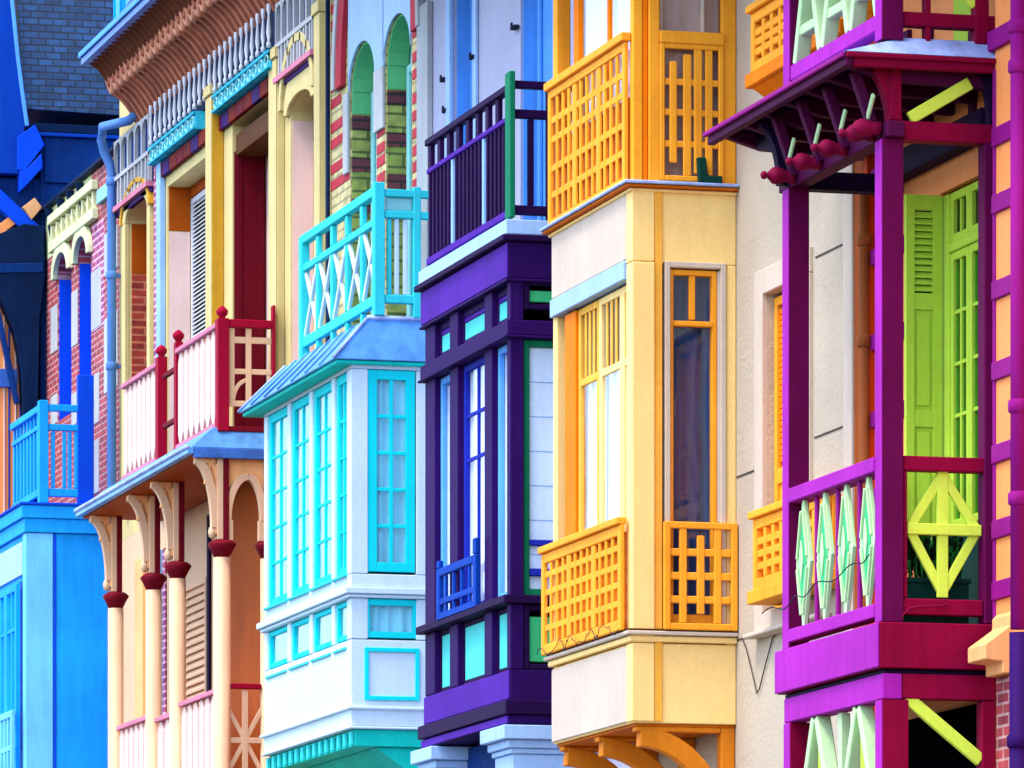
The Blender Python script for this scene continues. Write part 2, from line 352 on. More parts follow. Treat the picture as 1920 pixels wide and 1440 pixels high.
brick('brick_red', '#a83a3c', '#7c2438', '#b88a88', 'XZ', .2, .065, .009); brick('brick_red_side', '#a83420', '#801c18', '#c06a48', 'YZ', .3, .075, .012)
brick('brick_plum', '#8a3070', '#a03a5a', '#d8a8c0', 'XZ'); brick('brick_cream', '#c8ba80', '#b8a870', '#988a60', 'XZ', .24, .08)
brick('olive_side', '#7f8a3c', '#98984e', '#4c5826', 'YZ', .3, .11); brick('band_side', '#57202c', '#6d2a34', '#2a1016', 'YZ', .26, .08)
brick('cream_siding', '#ece8f4', '#e6e4f0', '#c0bcd0', 'XZ', 3.0, .18, .006)
roughcast('roughcast', '#c0b098')
glass('glass_clear'); glass('glass_dark', (.35, .45, .6)); glass('glass_green', (.5, .9, .75))

# ---------------------------------------------------------------- light
SUN_EL, SUN_AZ = 63.0, None
sd = Vector((.34, -.94, 0)).normalized()                 # direction TOWARDS the sun, in plan
W = bpy.data.worlds.new('World'); SC.world = W; W.use_nodes = True
nt = W.node_tree; nt.nodes.clear()
wo = nt.nodes.new('ShaderNodeOutputWorld'); bg = nt.nodes.new('ShaderNodeBackground'); sk = nt.nodes.new('ShaderNodeTexSky')
sk.sky_type = 'NISHITA'; sk.sun_disc = False; sk.sun_elevation = R(SUN_EL); sk.sun_rotation = math.atan2(sd.x, sd.y)
sk.air_density = .75; sk.dust_density = 1.5; sk.ozone_density = 1.0
bg.inputs[1].default_value = .15
nt.links.new(sk.outputs[0], bg.inputs[0]); nt.links.new(bg.outputs[0], wo.inputs[0])
sl = bpy.data.lights.new('sun', 'SUN'); sl.energy = .5; sl.angle = R(12); sl.color = (1, .96, .9)
so = bpy.data.objects.new('sun', sl); COL.objects.link(so); so.location = (-60, -20, 30)
v = Vector((sd.x * math.cos(R(SUN_EL)), sd.y * math.cos(R(SUN_EL)), math.sin(R(SUN_EL))))
so.rotation_euler = v.to_track_quat('Z', 'Y').to_euler()

# ---------------------------------------------------------------- camera
cd = bpy.data.cameras.new('camera'); cam = bpy.data.objects.new('camera', cd); COL.objects.link(cam)
cam.location = (0, -D, EYE)
cd.sensor_width = 36; cd.sensor_fit = 'HORIZONTAL'; cd.lens = FPX / 1920 * 36
cd.shift_y = (HY - 720) / 1920; cd.clip_start = .5; cd.clip_end = 3000
fw_ = Vector((-CA, SA, 0)); cam.rotation_euler = fw_.to_track_quat('-Z', 'Y').to_euler()
SC.camera = cam
SC.view_settings.view_transform = 'Standard'; SC.view_settings.look = 'None'; SC.view_settings.gamma = 1.0
SC.view_settings.exposure = 2.3
SC.render.film_transparent = False
SC.cycles.max_bounces = 8; SC.cycles.transparent_max_bounces = 12

# ---------------------------------------------------------------- street
g = MB(); g.box(-600, 400, -400, 400, -.3, -.15, 'asphalt'); o = g.build('ground', bevel=0); o['kind'] = 'structure'
g = MB(); g.box(-200, 60, -10.2, -3.2, -.149, -.145, 'asphalt'); o = g.build('road', bevel=0); o['kind'] = 'structure'
g = MB(); g.box(-200, 60, -3.05, -.9, -.149, 0, 'paving'); o = g.build('pavement', bevel=0); o['kind'] = 'structure'
g = MB(); g.box(-200, 60, -3.2, -3.05, -.149, .004, 'kerb'); o = g.build('kerb', bevel=.01); o['kind'] = 'structure'
# ================================================================ ORANGE HOUSE (bay window with lattices, roughcast wall)
YF = -.72
FO = Front(YF); C0 = 1187; XO = FO.u(C0); XOL = FO.u(1037); SO = Side(XO)
zo = lambda py: FO.z(py, C0)
XWR = WALL.u(1592)                                   # right end of the roughcast wall
XWL = XOL - .35
H = thing('orange_house', 'roughcast house with a tall orange bay window and orange lattice balconies', 'house', ((XWL + XWR) / 2, 0, 0))
ZTOP = zo(-210)
# ---- wall with two window openings right of the bay
wx0, wx1 = WALL.u(1437), WALL.u(1516); wz0, wz1 = WALL.z(1150, 1437), WALL.z(553, 1437)
mb = MB('roughcast'); 
zsplit = WALL.z(1000, 1437)
mb.box(XWL, wx0, 0, .4, 0, ZTOP, 'roughcast'); mb.box(wx1, XWR, 0, .4, 0, ZTOP)
mb.box(wx0, wx1, 0, .4, 0, wz0); mb.box(wx0, wx1, 0, .4, wz1, ZTOP)
wall = mb.build('wall', H, bevel=0)
# white stone surround and joint lines scored in the render
mb = MB('white_warm')
a0, a1 = WALL.u(1422), WALL.u(1436.5)
mb.fbox(WALL, a0, a1, wz0 - .12, wz1 + .17, -.05, .03, 'white_warm'); mb.fbox(WALL, a1, wx1 + .1, wz1 + .003, wz1 + .17, -.1, .027)
mb.fbox(WALL, a1, wx1 + .1, wz0 - .16, wz0 - .003, -.1, .06); mb.fbox(WALL, wx1 + .003, wx1 + .1, wz0, wz1, -.1, .03)
mb.build('window_surround', H)
for k, (pa, pb, py, ref) in enumerate([(1382, 1420, 888, 1400), (1382, 1426, 1195, 1400), (1528, 1585, 820, 1530), (1530, 1580, 478, 1540)]):
    mb = MB('cable'); z = WALL.z(py, ref); mb.box(WALL.u(pa), WALL.u(pb), -.006, .002, z - .005, z + .005); mb.build('render_joint', wall, bevel=0)
# shutters closed in the opening
mb = MB('orange'); zA, zB = wz0 + .02, wz1 - .02
for q in (0, 1):
    ua, ub = fr(wx0, wx1, q * .5) + .006, fr(wx0, wx1, q * .5 + .5) - .006
    mb = MB('orange'); mb.fframe(WALL, ua, ub, zA, zB, .06, -.10, -.05, 'orange')
    mb.fbox(WALL, ua + .06, ub - .06, fr(zA, zB, .40), fr(zA, zB, .45), -.10, -.053); mb.fbox(WALL, ua + .06, ub - .06, zA + .06, fr(zA, zB, .40), -.09, -.07)
    n = 26
    for i in range(n):
        z = fr(fr(zA, zB, .47), zB - .08, i / n); mb.fbox(WALL, ua + .06, ub - .06, z, z + .035, -.09, -.065, 'orange_deep')
    mb.build('shutter', H, bevel=.004)
# small lattice balcony under that window, and the one on the floor above
def small_balcony(px0, px1, ptop, pbot, nv, nh, depth, ledge):
    xa = Side(WALL.u(px0)); F = Front(-depth); ua, ub = F.u(px0), F.u(px1); z1, z0 = F.z(ptop, px0), F.z(pbot, px0)
    mb = MB('orange'); lattice(mb, F, ua, ub, z0, z1, -.05, 0, [((k + 1) / (nv + 1), .05) for k in range(nv)], [((k + 1) / (nh + 1), .05) for k in range(nh)], .07, 'orange')
    mb.fbox(F, ua - .02, ub + .02, z1 + .002, z1 + .05, -.07, .03)
    for X in (ua, ub - .04):
        S = Side(X + .04); mb.fframe(S, -depth + .052, -.002, z0, z1, .05, -.04, 0)
        for k in range(nh): zz = fr(z0, z1, (k + 1) / (nh + 1)); mb.fbox(S, -depth + .1, -.05, zz - .025, zz + .025, -.035, -.005)
        for q in (.4, .7): yy = fr(-depth, 0, q); mb.fbox(S, yy - .02, yy + .02, z0 + .05, z1 - .05, -.032, -.008)
    b = mb.build('balcony', H)
    mb = MB('orange_deep'); mb.box(ua - .03, ub + .03, -depth - .03, -.002, z0 - .09, z0 - .003, 'orange_deep' if ledge else 'orange')
    if ledge:
        mb.prism([(ua + .02, -depth, z0 - .092), (ua + .02, -.002, z0 - .092), (ua + .02, -.002, z0 - .25)], [(ub, -depth, z0 - .092), (ub, -.002, z0 - .092), (ub, -.002, z0 - .25)])
    mb.build('ledge', b)
small_balcony(1411, 1545, 975, 1108, 7, 3, .2, 0)
small_balcony(1407, 1580, 27, 140, 9, 3, .25, 1)
mb = MB('white_warm'); ub = WALL.u(1560); mb.box(WALL.u(1419), ub, -.10, -.002, WALL.z(1190, 1422), WALL.z(1150, 1422) - .17); mb.build('sill', H)
# slim corner boards between this house and the next
# ---- bay window
y0 = YF
mb = MB('yellow_cream')
zb, zs0, zs1, zsl0, zsl1 = zo(1355), zo(1205), zo(1183), zo(354), zo(343)
zw0, zw1, zh = zo(1180), zo(525), zo(490)
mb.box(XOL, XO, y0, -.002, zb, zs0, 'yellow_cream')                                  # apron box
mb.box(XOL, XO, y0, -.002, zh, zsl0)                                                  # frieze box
YR0 = SO.u(1362)
mb.box(XOL, XOL + .10, y0, -.002, zs0 + .002, zh - .002)                              # left post
mb.box(XOL + .102, XO, YR0, -.002, zs0 + .002, zh - .002)                             # back post at the wall
bay = mb.build('bay_window', H)
# corner post, proud of both faces
YC1 = SO.u(1226)
mb = MB('yellow_cream'); mb.box(XO - .12, XO + .025, y0 - .012, YC1, zs0 + .003, zh - .003, 'yellow_cream')
mb.box(XO - .13, XO + .02, y0 - .012, YC1, zb + .01, zs0 - .002); mb.box(XO - .13, XO + .02, y0 - .012, YC1, zh + .002, zsl0 - .01)
mb.build('corner_post', bay)
mb = MB('golden'); mb.box(XO - .005, XO + .014, YC1 + .002, YC1 + .055, zb + .012, zsl0 - .012, 'golden'); mb.build('corner_shade_bead', bay, bevel=.003)  # darker golden strip paints in the shadowed reveal beside the corner post
# white front panels
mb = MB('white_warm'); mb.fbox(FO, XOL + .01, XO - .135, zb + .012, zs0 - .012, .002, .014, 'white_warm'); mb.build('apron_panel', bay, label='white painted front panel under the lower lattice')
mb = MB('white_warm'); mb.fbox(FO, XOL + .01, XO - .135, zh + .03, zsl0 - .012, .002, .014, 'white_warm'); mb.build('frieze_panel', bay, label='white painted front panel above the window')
mb = MB('pale_blue'); mb.fbox(FO, XOL + .02, XO - .135, zo(519), zh + .022, -.12, .03, 'pale_blue'); mb.build('lintel', bay, label='pale blue lintel over the front window')
# sill moulding and slab round the two faces
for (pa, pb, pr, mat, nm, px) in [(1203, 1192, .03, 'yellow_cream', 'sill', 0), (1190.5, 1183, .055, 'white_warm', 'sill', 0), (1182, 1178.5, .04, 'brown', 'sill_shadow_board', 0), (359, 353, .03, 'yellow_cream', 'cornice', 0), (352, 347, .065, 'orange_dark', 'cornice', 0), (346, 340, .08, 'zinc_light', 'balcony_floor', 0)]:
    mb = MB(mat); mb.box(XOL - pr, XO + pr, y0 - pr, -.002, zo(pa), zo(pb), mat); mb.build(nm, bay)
# side windows
zsa, zsb = zo(975), zo(487)
mb = MB('white_warm'); ya, yb = SO.u(1246), SO.u(1361.5)
mb.fframe(SO, ya, yb, zs0 + .01, zsb, .04, -.06, .012, 'white_warm'); mb.build('window_surround', bay)
fu0, fu1 = SO.u(1255), SO.u(1346); zt = zo(602)
sw_ = window(H, SO, fu0, fu1, zw0 + .05, zsb - .05, 'orange', 'glass_clear', .035, 1, (), .03, -.02, .06, 'curtain_blue', -.085, mid=None, bottom_w=.06)
mb = MB('orange'); mb.fbox(SO, fr(fu0, fu1, .5) - .02, fr(fu0, fu1, .5) + .02, zo(597) + .01, zsb - .086, -.073, -.026, 'orange'); mb.build('glazing_bar', sw_)
mb = MB('orange'); z_ = zo(607); mb.fbox(SO, fu0 + .03, fu1 - .03, z_, z_ + .035, -.075, -.012, 'orange'); mb.build('transom', bay)
mb = MB('white_warm'); mb.fbox(SO, SO.u(1347), SO.u(1360), zsa, zsb - .05, -.07, -.01, 'white_warm'); mb.build('reveal', bay)
# pane behind the centre bar: below the transom one big light -> a dark interior box
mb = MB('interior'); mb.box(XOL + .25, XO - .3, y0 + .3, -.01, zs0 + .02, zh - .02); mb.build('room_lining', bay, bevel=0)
# front windows: jamb, three lights with barred heads
xa, xb = FO.u(1056), FO.u(1076); zf0, zf1 = zw0, zo(523)
mb = MB('orange_deep'); mb.fbox(FO, xa, xb, zf0, zf1, -.10, -.01, 'orange_deep'); mb.build('window_jamb', bay)
edges = [FO.u(1076.5), FO.u(1115), FO.u(1158), XO - .13]
for i in range(3):
    u0, u1 = edges[i] + .004, edges[i + 1] - .004; hd = .78
    w = window(H, FO, u0, u1, zf0 + .01, zf1, 'golden' if i == 0 else 'yellow_cream', 'glass_clear', .05, 1, (), .03, -.03, .03, 'curtain_white', -.075, mid=hd)
    mb = MB('yellow_cream')
    for k in (.25, .5, .75): c = fr(u0 + .05, u1 - .05, k); mb.fbox(FO, c - .02, c + .02, fr(zf0 + .01, zf1, hd) + .026, zf1 - .05, -.048, -.036, 'golden')
    mb.build('glazing_bar', w, bevel=.003)
# lower lattices, boarded behind
mb = MB('orange_deep'); mb.fbox(FO, XOL + .105, XO - .135, zo(1178), zo(992), .003, .018, 'orange_brown'); mb.build('backing_board', bay)
vsf = [(k / 12, .035 if k % 4 else .09) for k in range(1, 12)]
mb = MB('orange'); zl1 = zo(982)
lattice(mb, FO, XOL - .045, XO - .05, zo(1180), zl1, .045, .075, vsf, [(.2, .045), (.42, .045), (.64, .045), (.86, .045)], .07, 'orange')
mb.box(XOL - .05, XO - .05, y0 - .10, y0 - .03, zl1 + .003, zl1 + .05); mb.build('lattice', bay, label='orange lattice across the front of the lower bay')
sv0, sv1 = SO.u(1241), SO.u(1379)
def side_lat(z0, z1, nm, u0, u1, full):
    mb = MB('orange')
    vs = [(.21, .05), (.78, .05), (.5, .05, .10, .93)]
    lattice(mb, SO, u0, u1, z0, z1, .02, .06, vs, [(.25, .05), (.5, .05), (.75, .05)], .045, 'orange')
    return mb.build(nm, bay, label='orange lattice on the shaded side of the lower bay')
side_lat(zo(1180), zo(977), 'lattice', sv0, sv1, False)
# brackets underneath
mb = MB('orange_dark'); mb.box(XOL + .02, XO - .02, y0 + .02, -.002, zb - .02, zb - .003, 'orange_dark'); mb.build('soffit', bay)
for X in (XO - .14, (XOL + XO) / 2 - .06, XOL + .04):
    S = Side(X + .12); zt_, zl_ = zb - .072, zb - .72
    top = [(y0 + .1, zt_), (y0 + .1, zt_ - .10)]; curve = [(y0 + .1 + .58 * math.sin(R(a)), zt_ - .10 - .58 * (1 - math.cos(R(a)))) for a in range(10, 91, 10)]
    mb = MB('orange_brown')
    for q in strip_poly(arc_pts((y0 + .06, zb - .80), .58, .71, 90, 4, 14), .13): mb.fpoly(S, q, -.11, 0, 'orange_brown')
    mb.fbox(S, -.10, -.004, zb - .95, zb - .021, -.108, -.002); mb.fbox(S, y0 + .03, -.101, zb - .055, zb - .021, -.106, -.004)
    mb.build('bracket', H)
# ---- glazed loggia above the bay
zr0, zr1 = zo(340) , zo(72)                       # rail zone
zl_top = ZTOP - .25
L = MB('orange')
L.box(XOL, XOL + .10, y0, y0 + .1, zr0 + .002, zl_top, 'orange'); L.box(XO - .08, XO, y0, SO.u(1205), zr0 + .002, zl_top); L.box(XO - .05, XO + .012, SO.u(1216), SO.u(1236), zr0 + .002, zl_top)
L.box(XO - .08, XO - .004, SO.u(1206), SO.u(1215), zr0 + .002, zl_top, 'orange_deep')
L.box(XO - .06, XO + .002, SO.u(1354), -.003, zr0 + .002, zl_top, 'orange'); L.box(XOL, XO, y0, -.003, zl_top + .003, ZTOP)
log = L.build('loggia', H)
mb = MB('yellow_cream'); zq0, zq1 = zo(345), zo(75)
lattice(mb, FO, XOL + .02, XO - .06, zq0, zq1, .015, .045, [(k / 12, .035 if k % 4 else .09) for k in range(1, 12)], [(.2, .05), (.42, .05), (.66, .05), (.82, .05)], .06, 'orange')
mb.fbox(FO, XOL + .105, XO - .085, zq0 + .02, fr(zq0, zq1, .62), -.03, .006, 'orange_brown'); mb.use('orange')
mb.box(XOL, XO - .04, y0 - .07, y0 - .005, zq1 + .002, zq1 + .06); mb.build('lattice', log, label='orange lattice rail across the front of the loggia')
mb = MB('orange'); ya, yb = SO.u(1236), SO.u(1356); z_a, z_b = zo(336), zo(78)
lattice(mb, SO, ya, yb, z_a, z_b, -.01, .02, [(.16, .05, .10, .9), (.42, .055, 0, .96), (.62, .0550, .02, 1), (.82, .05, 0, 1)], [(.25, .045), (.50, .045), (.74, .045)], .035, 'orange')
mb.fbox(SO, ya, yb, zo(78), zo(55), -.03, .03); mb.build('lattice', log, label='orange lattice rail on the side of the loggia')
mb = MB('white_warm')
for p in (1239, 1318): mb.fbox(SO, SO.u(p), SO.u(p + 6), zr0 + .01, zl_top - .01, -.07, -.03, 'white_warm')
mb.fbox(SO, SO.u(1239), SO.u(1354), zr0 + .002, zr0 + .06, -.075, -.035); mb.build('mullion', log)
mb = MB('glass_clear'); mb.fbox(SO, SO.u(1237), SO.u(1355), zr0 + .01, zl_top - .01, -.058, -.05, 'glass_clear'); p = mb.build('pane', log, bevel=0)
curtain(log, SO, SO.u(1237), SO.u(1355), zr0 + .02, zl_top - .02, -.095, 'curtain_mauve', .012, .14)
u0, u1 = FO.u(1062), XO - .09
window(H, FO, u0, u1, zr0 + .01, zl_top - .01, 'orange_deep', 'glass_clear', .12, [.55], (.62,), .05, -.05, .04, 'curtain_cool', -.07)
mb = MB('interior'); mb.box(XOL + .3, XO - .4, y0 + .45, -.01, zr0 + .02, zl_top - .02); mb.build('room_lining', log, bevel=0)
# rain moulding lines, roof
mb = MB('slate_front'); mb.prism([(XWL, -1.05, ZTOP + .003), (XWL, .4, ZTOP + .003), (XWL, 4, ZTOP + 3.4), (XWL, 8, ZTOP + .003)], [(XWR, -1.05, ZTOP + .003), (XWR, .4, ZTOP + .003), (XWR, 4, ZTOP + 3.4), (XWR, 8, ZTOP + .003)]); mb.build('roof', H)  # eave out of view, drawn deep to shade the wall below
mb = MB('roughcast'); mb.box(XWL, XWR, .402, 8, 0, ZTOP); mb.build('rear_wall', H, bevel=0)
mb = MB('iron')
# green trough on the loggia ledge
mb = MB('trough_green'); T0, T1 = SO.u(1306), SO.u(1349); zt0 = zo(340)
mb.prism([SO.P(T0, zt0 + .002, .02), SO.P(T1, zt0 + .002, .02), SO.P(T1, zt0 + .05, .02), SO.P(T0 + .06, zt0 + .05, .02), SO.P(T0 + .045, zt0 + .17, .02), SO.P(T0 - .01, zt0 + .17, .02)],
         [SO.P(T0, zt0 + .002, .075), SO.P(T1, zt0 + .002, .075), SO.P(T1, zt0 + .05, .075), SO.P(T0 + .06, zt0 + .05, .075), SO.P(T0 + .045, zt0 + .17, .075), SO.P(T0 - .01, zt0 + .17, .075)])
tag(mb.build('planter'), 'dark green planter tray standing on the ledge of the orange loggia', 'planter')

# loose cables stapled to the roughcast, and a bent wire along the lower lattice
mb = MB('cable'); mb.tube([(WALL.u(a), -.012, WALL.z(b, a)) for a, b in ((1394, 1196), (1402, 1215), (1412, 1255), (1422, 1300), (1427, 1292), (1440, 1240), (1452, 1196), (1458, 1186))], .0045, 'cable', 6)
tag(mb.build('cable', bevel=0), 'slack cable hanging in a V on the roughcast wall beside the orange bay', 'cable')
mb = MB('iron'); pts = []; rw = random.Random(4)
for i in range(60):
    t = i / 59; pts.append((fr(XOL - .06, XO - .06, t), y0 - .10 - .02 * math.sin(17 * t), zo(1180) + .02 + .035 * math.sin(31 * t) + rw.uniform(-.02, .02)))
mb.tube(pts, .003, 'iron', 5); tag(mb.build('wire', bevel=0), 'crumpled black wire along the foot of the orange front lattice', 'wire')
# ================================================================ MAGENTA HOUSE (timber veranda)
C1 = 1655; FM = Front(-.74); XM = FM.u(C1); SM = Side(XM); XML = FM.u(1468)
zm = lambda py: FM.z(py, C1)
HM = thing('magenta_house', 'half-timbered apricot house with a two storey magenta timber veranda', 'house', (XM - .2, 0, 0))
MT = zm(-300); XR = XM + 2.2; XHL = XWR + .004
# ---- wall: french window opening
ox0, ox1 = WALL.u(1762), WALL.u(1864); oz0, oz1 = zm(1165), WALL.z(345, 1800)
mb = MB('apricot'); mb.box(XHL, ox0, 0, .35, 0, MT, 'apricot'); mb.box(ox1, XR, 0, .35, 0, MT); mb.box(ox0, ox1, 0, .35, 0, oz0); mb.box(ox0, ox1, 0, .35, oz1, MT)
mw_ = mb.build('wall', HM, bevel=0)
mb = MB('apricot'); mb.box(XHL, XR, .352, 8, 0, MT); mb.build('rear_wall', HM, bevel=0)
mb = MB('slate_front'); mb.prism([(XHL, -1.1, MT + .003), (XHL, 4, MT + 3.4), (XHL, 8, MT + .003)], [(XR, -1.1, MT + .003), (XR, 4, MT + 3.4), (XR, 8, MT + .003)], 'slate_front'); mb.build('roof', HM)
# corner boards: white, brown, orange, red then timbered strip
for pa, pb, mat, pr in [(1590, 1607, 'white_warm', .035), (1607.5, 1624, 'brown_orange', .02), (1632.5, 1640, 'orange_red', .05)]:
    mb = MB(mat); mb.fbox(WALL, WALL.u(pa), WALL.u(pb), 0, MT - .3, -.05, pr, mat); mb.build('corner_board', HM)
# timbers on the wall, left and right of the window
def timbers(pa, pb, pys, ref, hz):
    mb = MB('magenta')
    for py in pys:
        z = WALL.z(py, ref); mb.fbox(WALL, WALL.u(pa), WALL.u(pb), z - hz / 2, z + hz / 2, -.02, .032, 'magenta')
    mb.build('timber_rail', HM)
for py in (480, 640, 785, 330, 930, 1080): timbers(1641, 1700, [py], 1650, .10)
F7 = Front(-.08); mb = MB('apricot'); mb.box(F7.u(1866), XR, -.08, -.002, zm(1262), MT - .4, 'apricot'); mb.build('wall_pier', HM, bevel=0)
for py in (252, 378, 540, 692, 848, 990, 1105): mb = MB('magenta'); z = F7.z(py, 1880); mb.fbox(F7, F7.u(1864), F7.u(1902), z - .055, z + .055, -.02, .02, 'magenta'); mb.build('timber_rail', HM)
mb = MB('magenta'); mb.fbox(F7, F7.u(1866) - .02, F7.u(1868), F7.z(1160, 1866), F7.z(130, 1866), -.03, .012, 'magenta'); mb.build('timber_post', HM)
# lintel beam over the window (dark), orange above
mb = MB('plum'); u0, u1 = WALL.u(1690), WALL.u(1868); mb.fbox(WALL, u0, u1, WALL.z(300, 1780) - .0, WALL.z(248, 1780) + .0, -.02, .10, 'plum_dark'); mb.build('lintel_beam', HM)
for px in (1701, 1742, 1823): mb = MB('plum'); mb.fbox(WALL, WALL.u(px), WALL.u(px + 9), WALL.z(245, px), WALL.z(60, px), -.02, .03, 'plum'); mb.build('timber_stud', HM)
# ---- french window with small panes
mb = MB('lime')
cz0, cz1 = WALL.z(985, 1800), oz1 - .02
mb = MB('trough_green'); mb.box(ox0, ox1, .02, .06, oz0 + .004, cz0 - .004, 'trough_green'); mb.build('door_panel', HM)
wa, wb = WALL.u(1776), ox1 - .012
zt = WALL.z(455, 1800)
for k, (ua, ub) in enumerate([(wa, fr(wa, wb, .40)), (fr(wa, wb, .40) + .004, wb)]):
    window(HM, WALL, ua, ub, cz0, zt - .03, 'lime', 'glass_green', .05, 2, [i / 5 for i in range(1, 5)], .024, -.02, .04, None, name='french_window')
    window(HM, WALL, ua, ub, zt + .03, cz1, 'lime', 'glass_dark', .05, 2, (), .024, -.02, .05, None, name='transom_window')
mb = MB('lime'); mb.fbox(WALL, wa, wb, zt - .028, zt + .028, -.07, -.004, 'lime'); mb.fbox(WALL, ox0, wa - .003, cz0, cz1, -.07, -.01); mb.build('window_frame', HM)
mb = MB('interior'); mb.box(ox0 + .01, ox1 - .01, .30, .34, cz0, cz1, 'leaf_dark'); mb.build('room_lining', HM, bevel=0)
# ---- shutter, opened square to the wall: louvred upper panel, two plain panels
XS = WALL.u(1768); SS = Side(XS); ya, yb = SS.u(1699), SS.u(1766); zA, zB = SS.z(1020, 1730), SS.z(365, 1730)
zq1, zq2 = SS.z(565, 1730), SS.z(785, 1730)
mb = MB('lime'); fw = .055
mb.fframe(SS, ya, yb, zA, zB, fw, -.035, 0, 'lime', wz=.09)
for z in (zq1, zq2): mb.fbox(SS, ya + fw, yb - fw, z - .05, z + .05, -.033, -.002)
for a, b in ((zA + .09, zq2 - .05), (zq2 + .05, zq1 - .05)):
    mb.fbox(SS, ya + fw, yb - fw, a, b, -.026, -.014); mb.fbox(SS, ya + fw + .02, yb - fw - .02, a + .03, b - .03, -.02, -.004)
n = 12
for i in range(n):
    z = fr(zq1 + .06, zB - .10, i / n); h = (zB - .10 - zq1 - .06) / n
    mb.prism([SS.P(ya + fw, z, -.004), SS.P(ya + fw, z + h * .35, -.004), SS.P(ya + fw, z + h * 1.05, -.03), SS.P(ya + fw, z + h * .7, -.03)],
             [SS.P(yb - fw, z, -.004), SS.P(yb - fw, z + h * .35, -.004), SS.P(yb - fw, z + h * 1.05, -.03), SS.P(yb - fw, z + h * .7, -.03)], 'lime')
mb.fbox(SS, ya + fw + .001, yb - fw - .001, zq1 + .051, zB - .091, -.0345, -.031, 'leaf_dark')
mb.build('shutter', HM, bevel=.003)
# ---- veranda ------------------------------------------------------------
pw = XM - FM.u(1643); pd = SM.u(1695) + .74                      # post width / depth
pw = .13; pd = SM.u(1694) + .74
def post(x1, ztop, zbot, nm='post', par=None):
    mb = MB('post_shade'); mb.box(x1 - pw, x1, -.74, -.74 + pd, zbot, ztop, 'post_shade'); 
    mb.fbox(FM, x1 - pw + .003, x1 - .003, zbot + .002, ztop - .002, .001, .006, 'magenta_lit')  # front strip carries the lit tone, the post body the shaded one
    return mb.build(nm, par)
zr1, zr0 = zm(852), zm(880); zbr1, zbr0 = zm(1128), zm(1154); zf1, zf0 = zm(1166), zm(1252)
zbeam0, zbeam1 = zm(258), zm(222)
mb = MB('magenta_shade')
mb.box(XML - .06, XM + .012, -.76, -.003, zf0, zf1, 'magenta_shade'); veranda = mb.build('veranda', HM)
mb = MB('magenta_lit'); mb.fbox(Front(-.76), XML - .06, XM + .010, zf0 + .003, zf1 - .003, .001, .016, 'magenta_lit'); mb.build('fascia', veranda, label='magenta fascia painted in its lit tone on the street side of the veranda floor')
XP2 = FM.u(1480) ; XC = XM
post(XC, zbeam0 - .003, zf1 + .003, 'post', veranda); post(XP2, zbeam0 - .003, zf1 + .003, 'post', veranda)
# wall posts
mb = MB('post_shade'); mb.fbox(SM, SM.u(1846), -.003, zf1 + .003, zbeam0 - .003, -.12, 0, 'post_shade'); mb.build('post', veranda)
# top plates with round ends, and side plates
yb_ = -.74
mb = MB('plum'); mb.box(XP2 - .25, XC + .06, -.73, -.73 + pd - .02, zbeam0, zbeam1 - .02, 'plum'); mb.build('beam', veranda)
mb = MB('magenta_shade'); mb.box(XC - pw, XC - .006, -.74 + pd + .003, -.003, zbeam0 - .005, zbeam1 - .005, 'magenta_shade'); mb.build('beam', veranda)
mb = MB('plum_dark'); mb.box(XP2 - pw, XP2 - .006, -.74 + pd + .003, -.003, zbeam0 - .005, zbeam1 - .005, 'plum_dark'); mb.build('beam', veranda)
# turned finials at the rafter feet, pale struts between
fx = [FM.u(p) for p in (1492, 1540, 1588, 1640)]
for i, x in enumerate(fx):
    mb = MB('finial'); c = (x, -.83); z = zbeam0 - .02
    mb.lathe_y(x - .04, (zbeam0 + zbeam1) / 2 - .005, [(.010, -.95), (.024, -.94), (.026, -.925), (.016, -.91), (.03, -.895), (.05, -.875), (.054, -.85), (.046, -.82), (.034, -.79), (.045, -.77), (.045, -.735)], 'finial'); mb.build('finial', veranda, bevel=0)
for p in (1700,):
    mb = MB('finial'); mb.lathe_y(XC - .05, zbeam0 + .06, [(.012, -.91), (.035, -.895), (.055, -.865), (.048, -.82), (.035, -.78), (.045, -.745)], 'finial'); mb.build('finial', veranda, bevel=0)
# ---- pent roof of the veranda
XE = XM + .10; SE = Side(XE); YE = SE.u(1583); FE = Front(YE)
zE1 = FE.z(95, 1583); zE0 = FE.z(122, 1583); XE0 = FE.u(1322)
zTop = zE1 + .18
XTl, XTr, YT = XE0 + .5, XE - .13, YE + .36
mb = MB('zinc_light')
A = [(XE0, YE, zE1), (XE, YE, zE1), (XE, -.003, zE1), (XE0, -.003, zE1)]; B = [(XE0 + .2, YE + .4, zE1 + .12), (XE - .14, YE + .4, zE1 + .12), (XE - .14, -.003, zE1 + .12), (XE0 + .2, -.003, zE1 + .12)]
mb.prism(A, B, 'zinc_light')
vr = mb.build('veranda_roof', HM)
mb = MB('magenta'); mb.box(XE0 + .01, XE - .01, YE + .012, YE + .06, zE0, zE1 - .003, 'plum'); mb.box(XE0 - .004, XE - .006, YE - .016, YE + .01, zE0 + .05, zE1 - .004, 'magenta'); mb.build('fascia', vr)
mb = MB('magenta_shade'); mb.box(XE - .06, XE - .011, YE + .063, -.003, zE0, zE1 - .003, 'magenta_shade'); mb.box(XE - .009, XE + .014, YE + .012, -.003, zE0 + .05, zE1 - .004); mb.build('fascia', vr)
mb = MB('plum_dark'); mb.box(XE0 + .02, XE - .062, YE + .063, -.004, zE0 + .06, zE0 + .09, 'plum_dark'); mb.build('soffit', vr)
k = 7
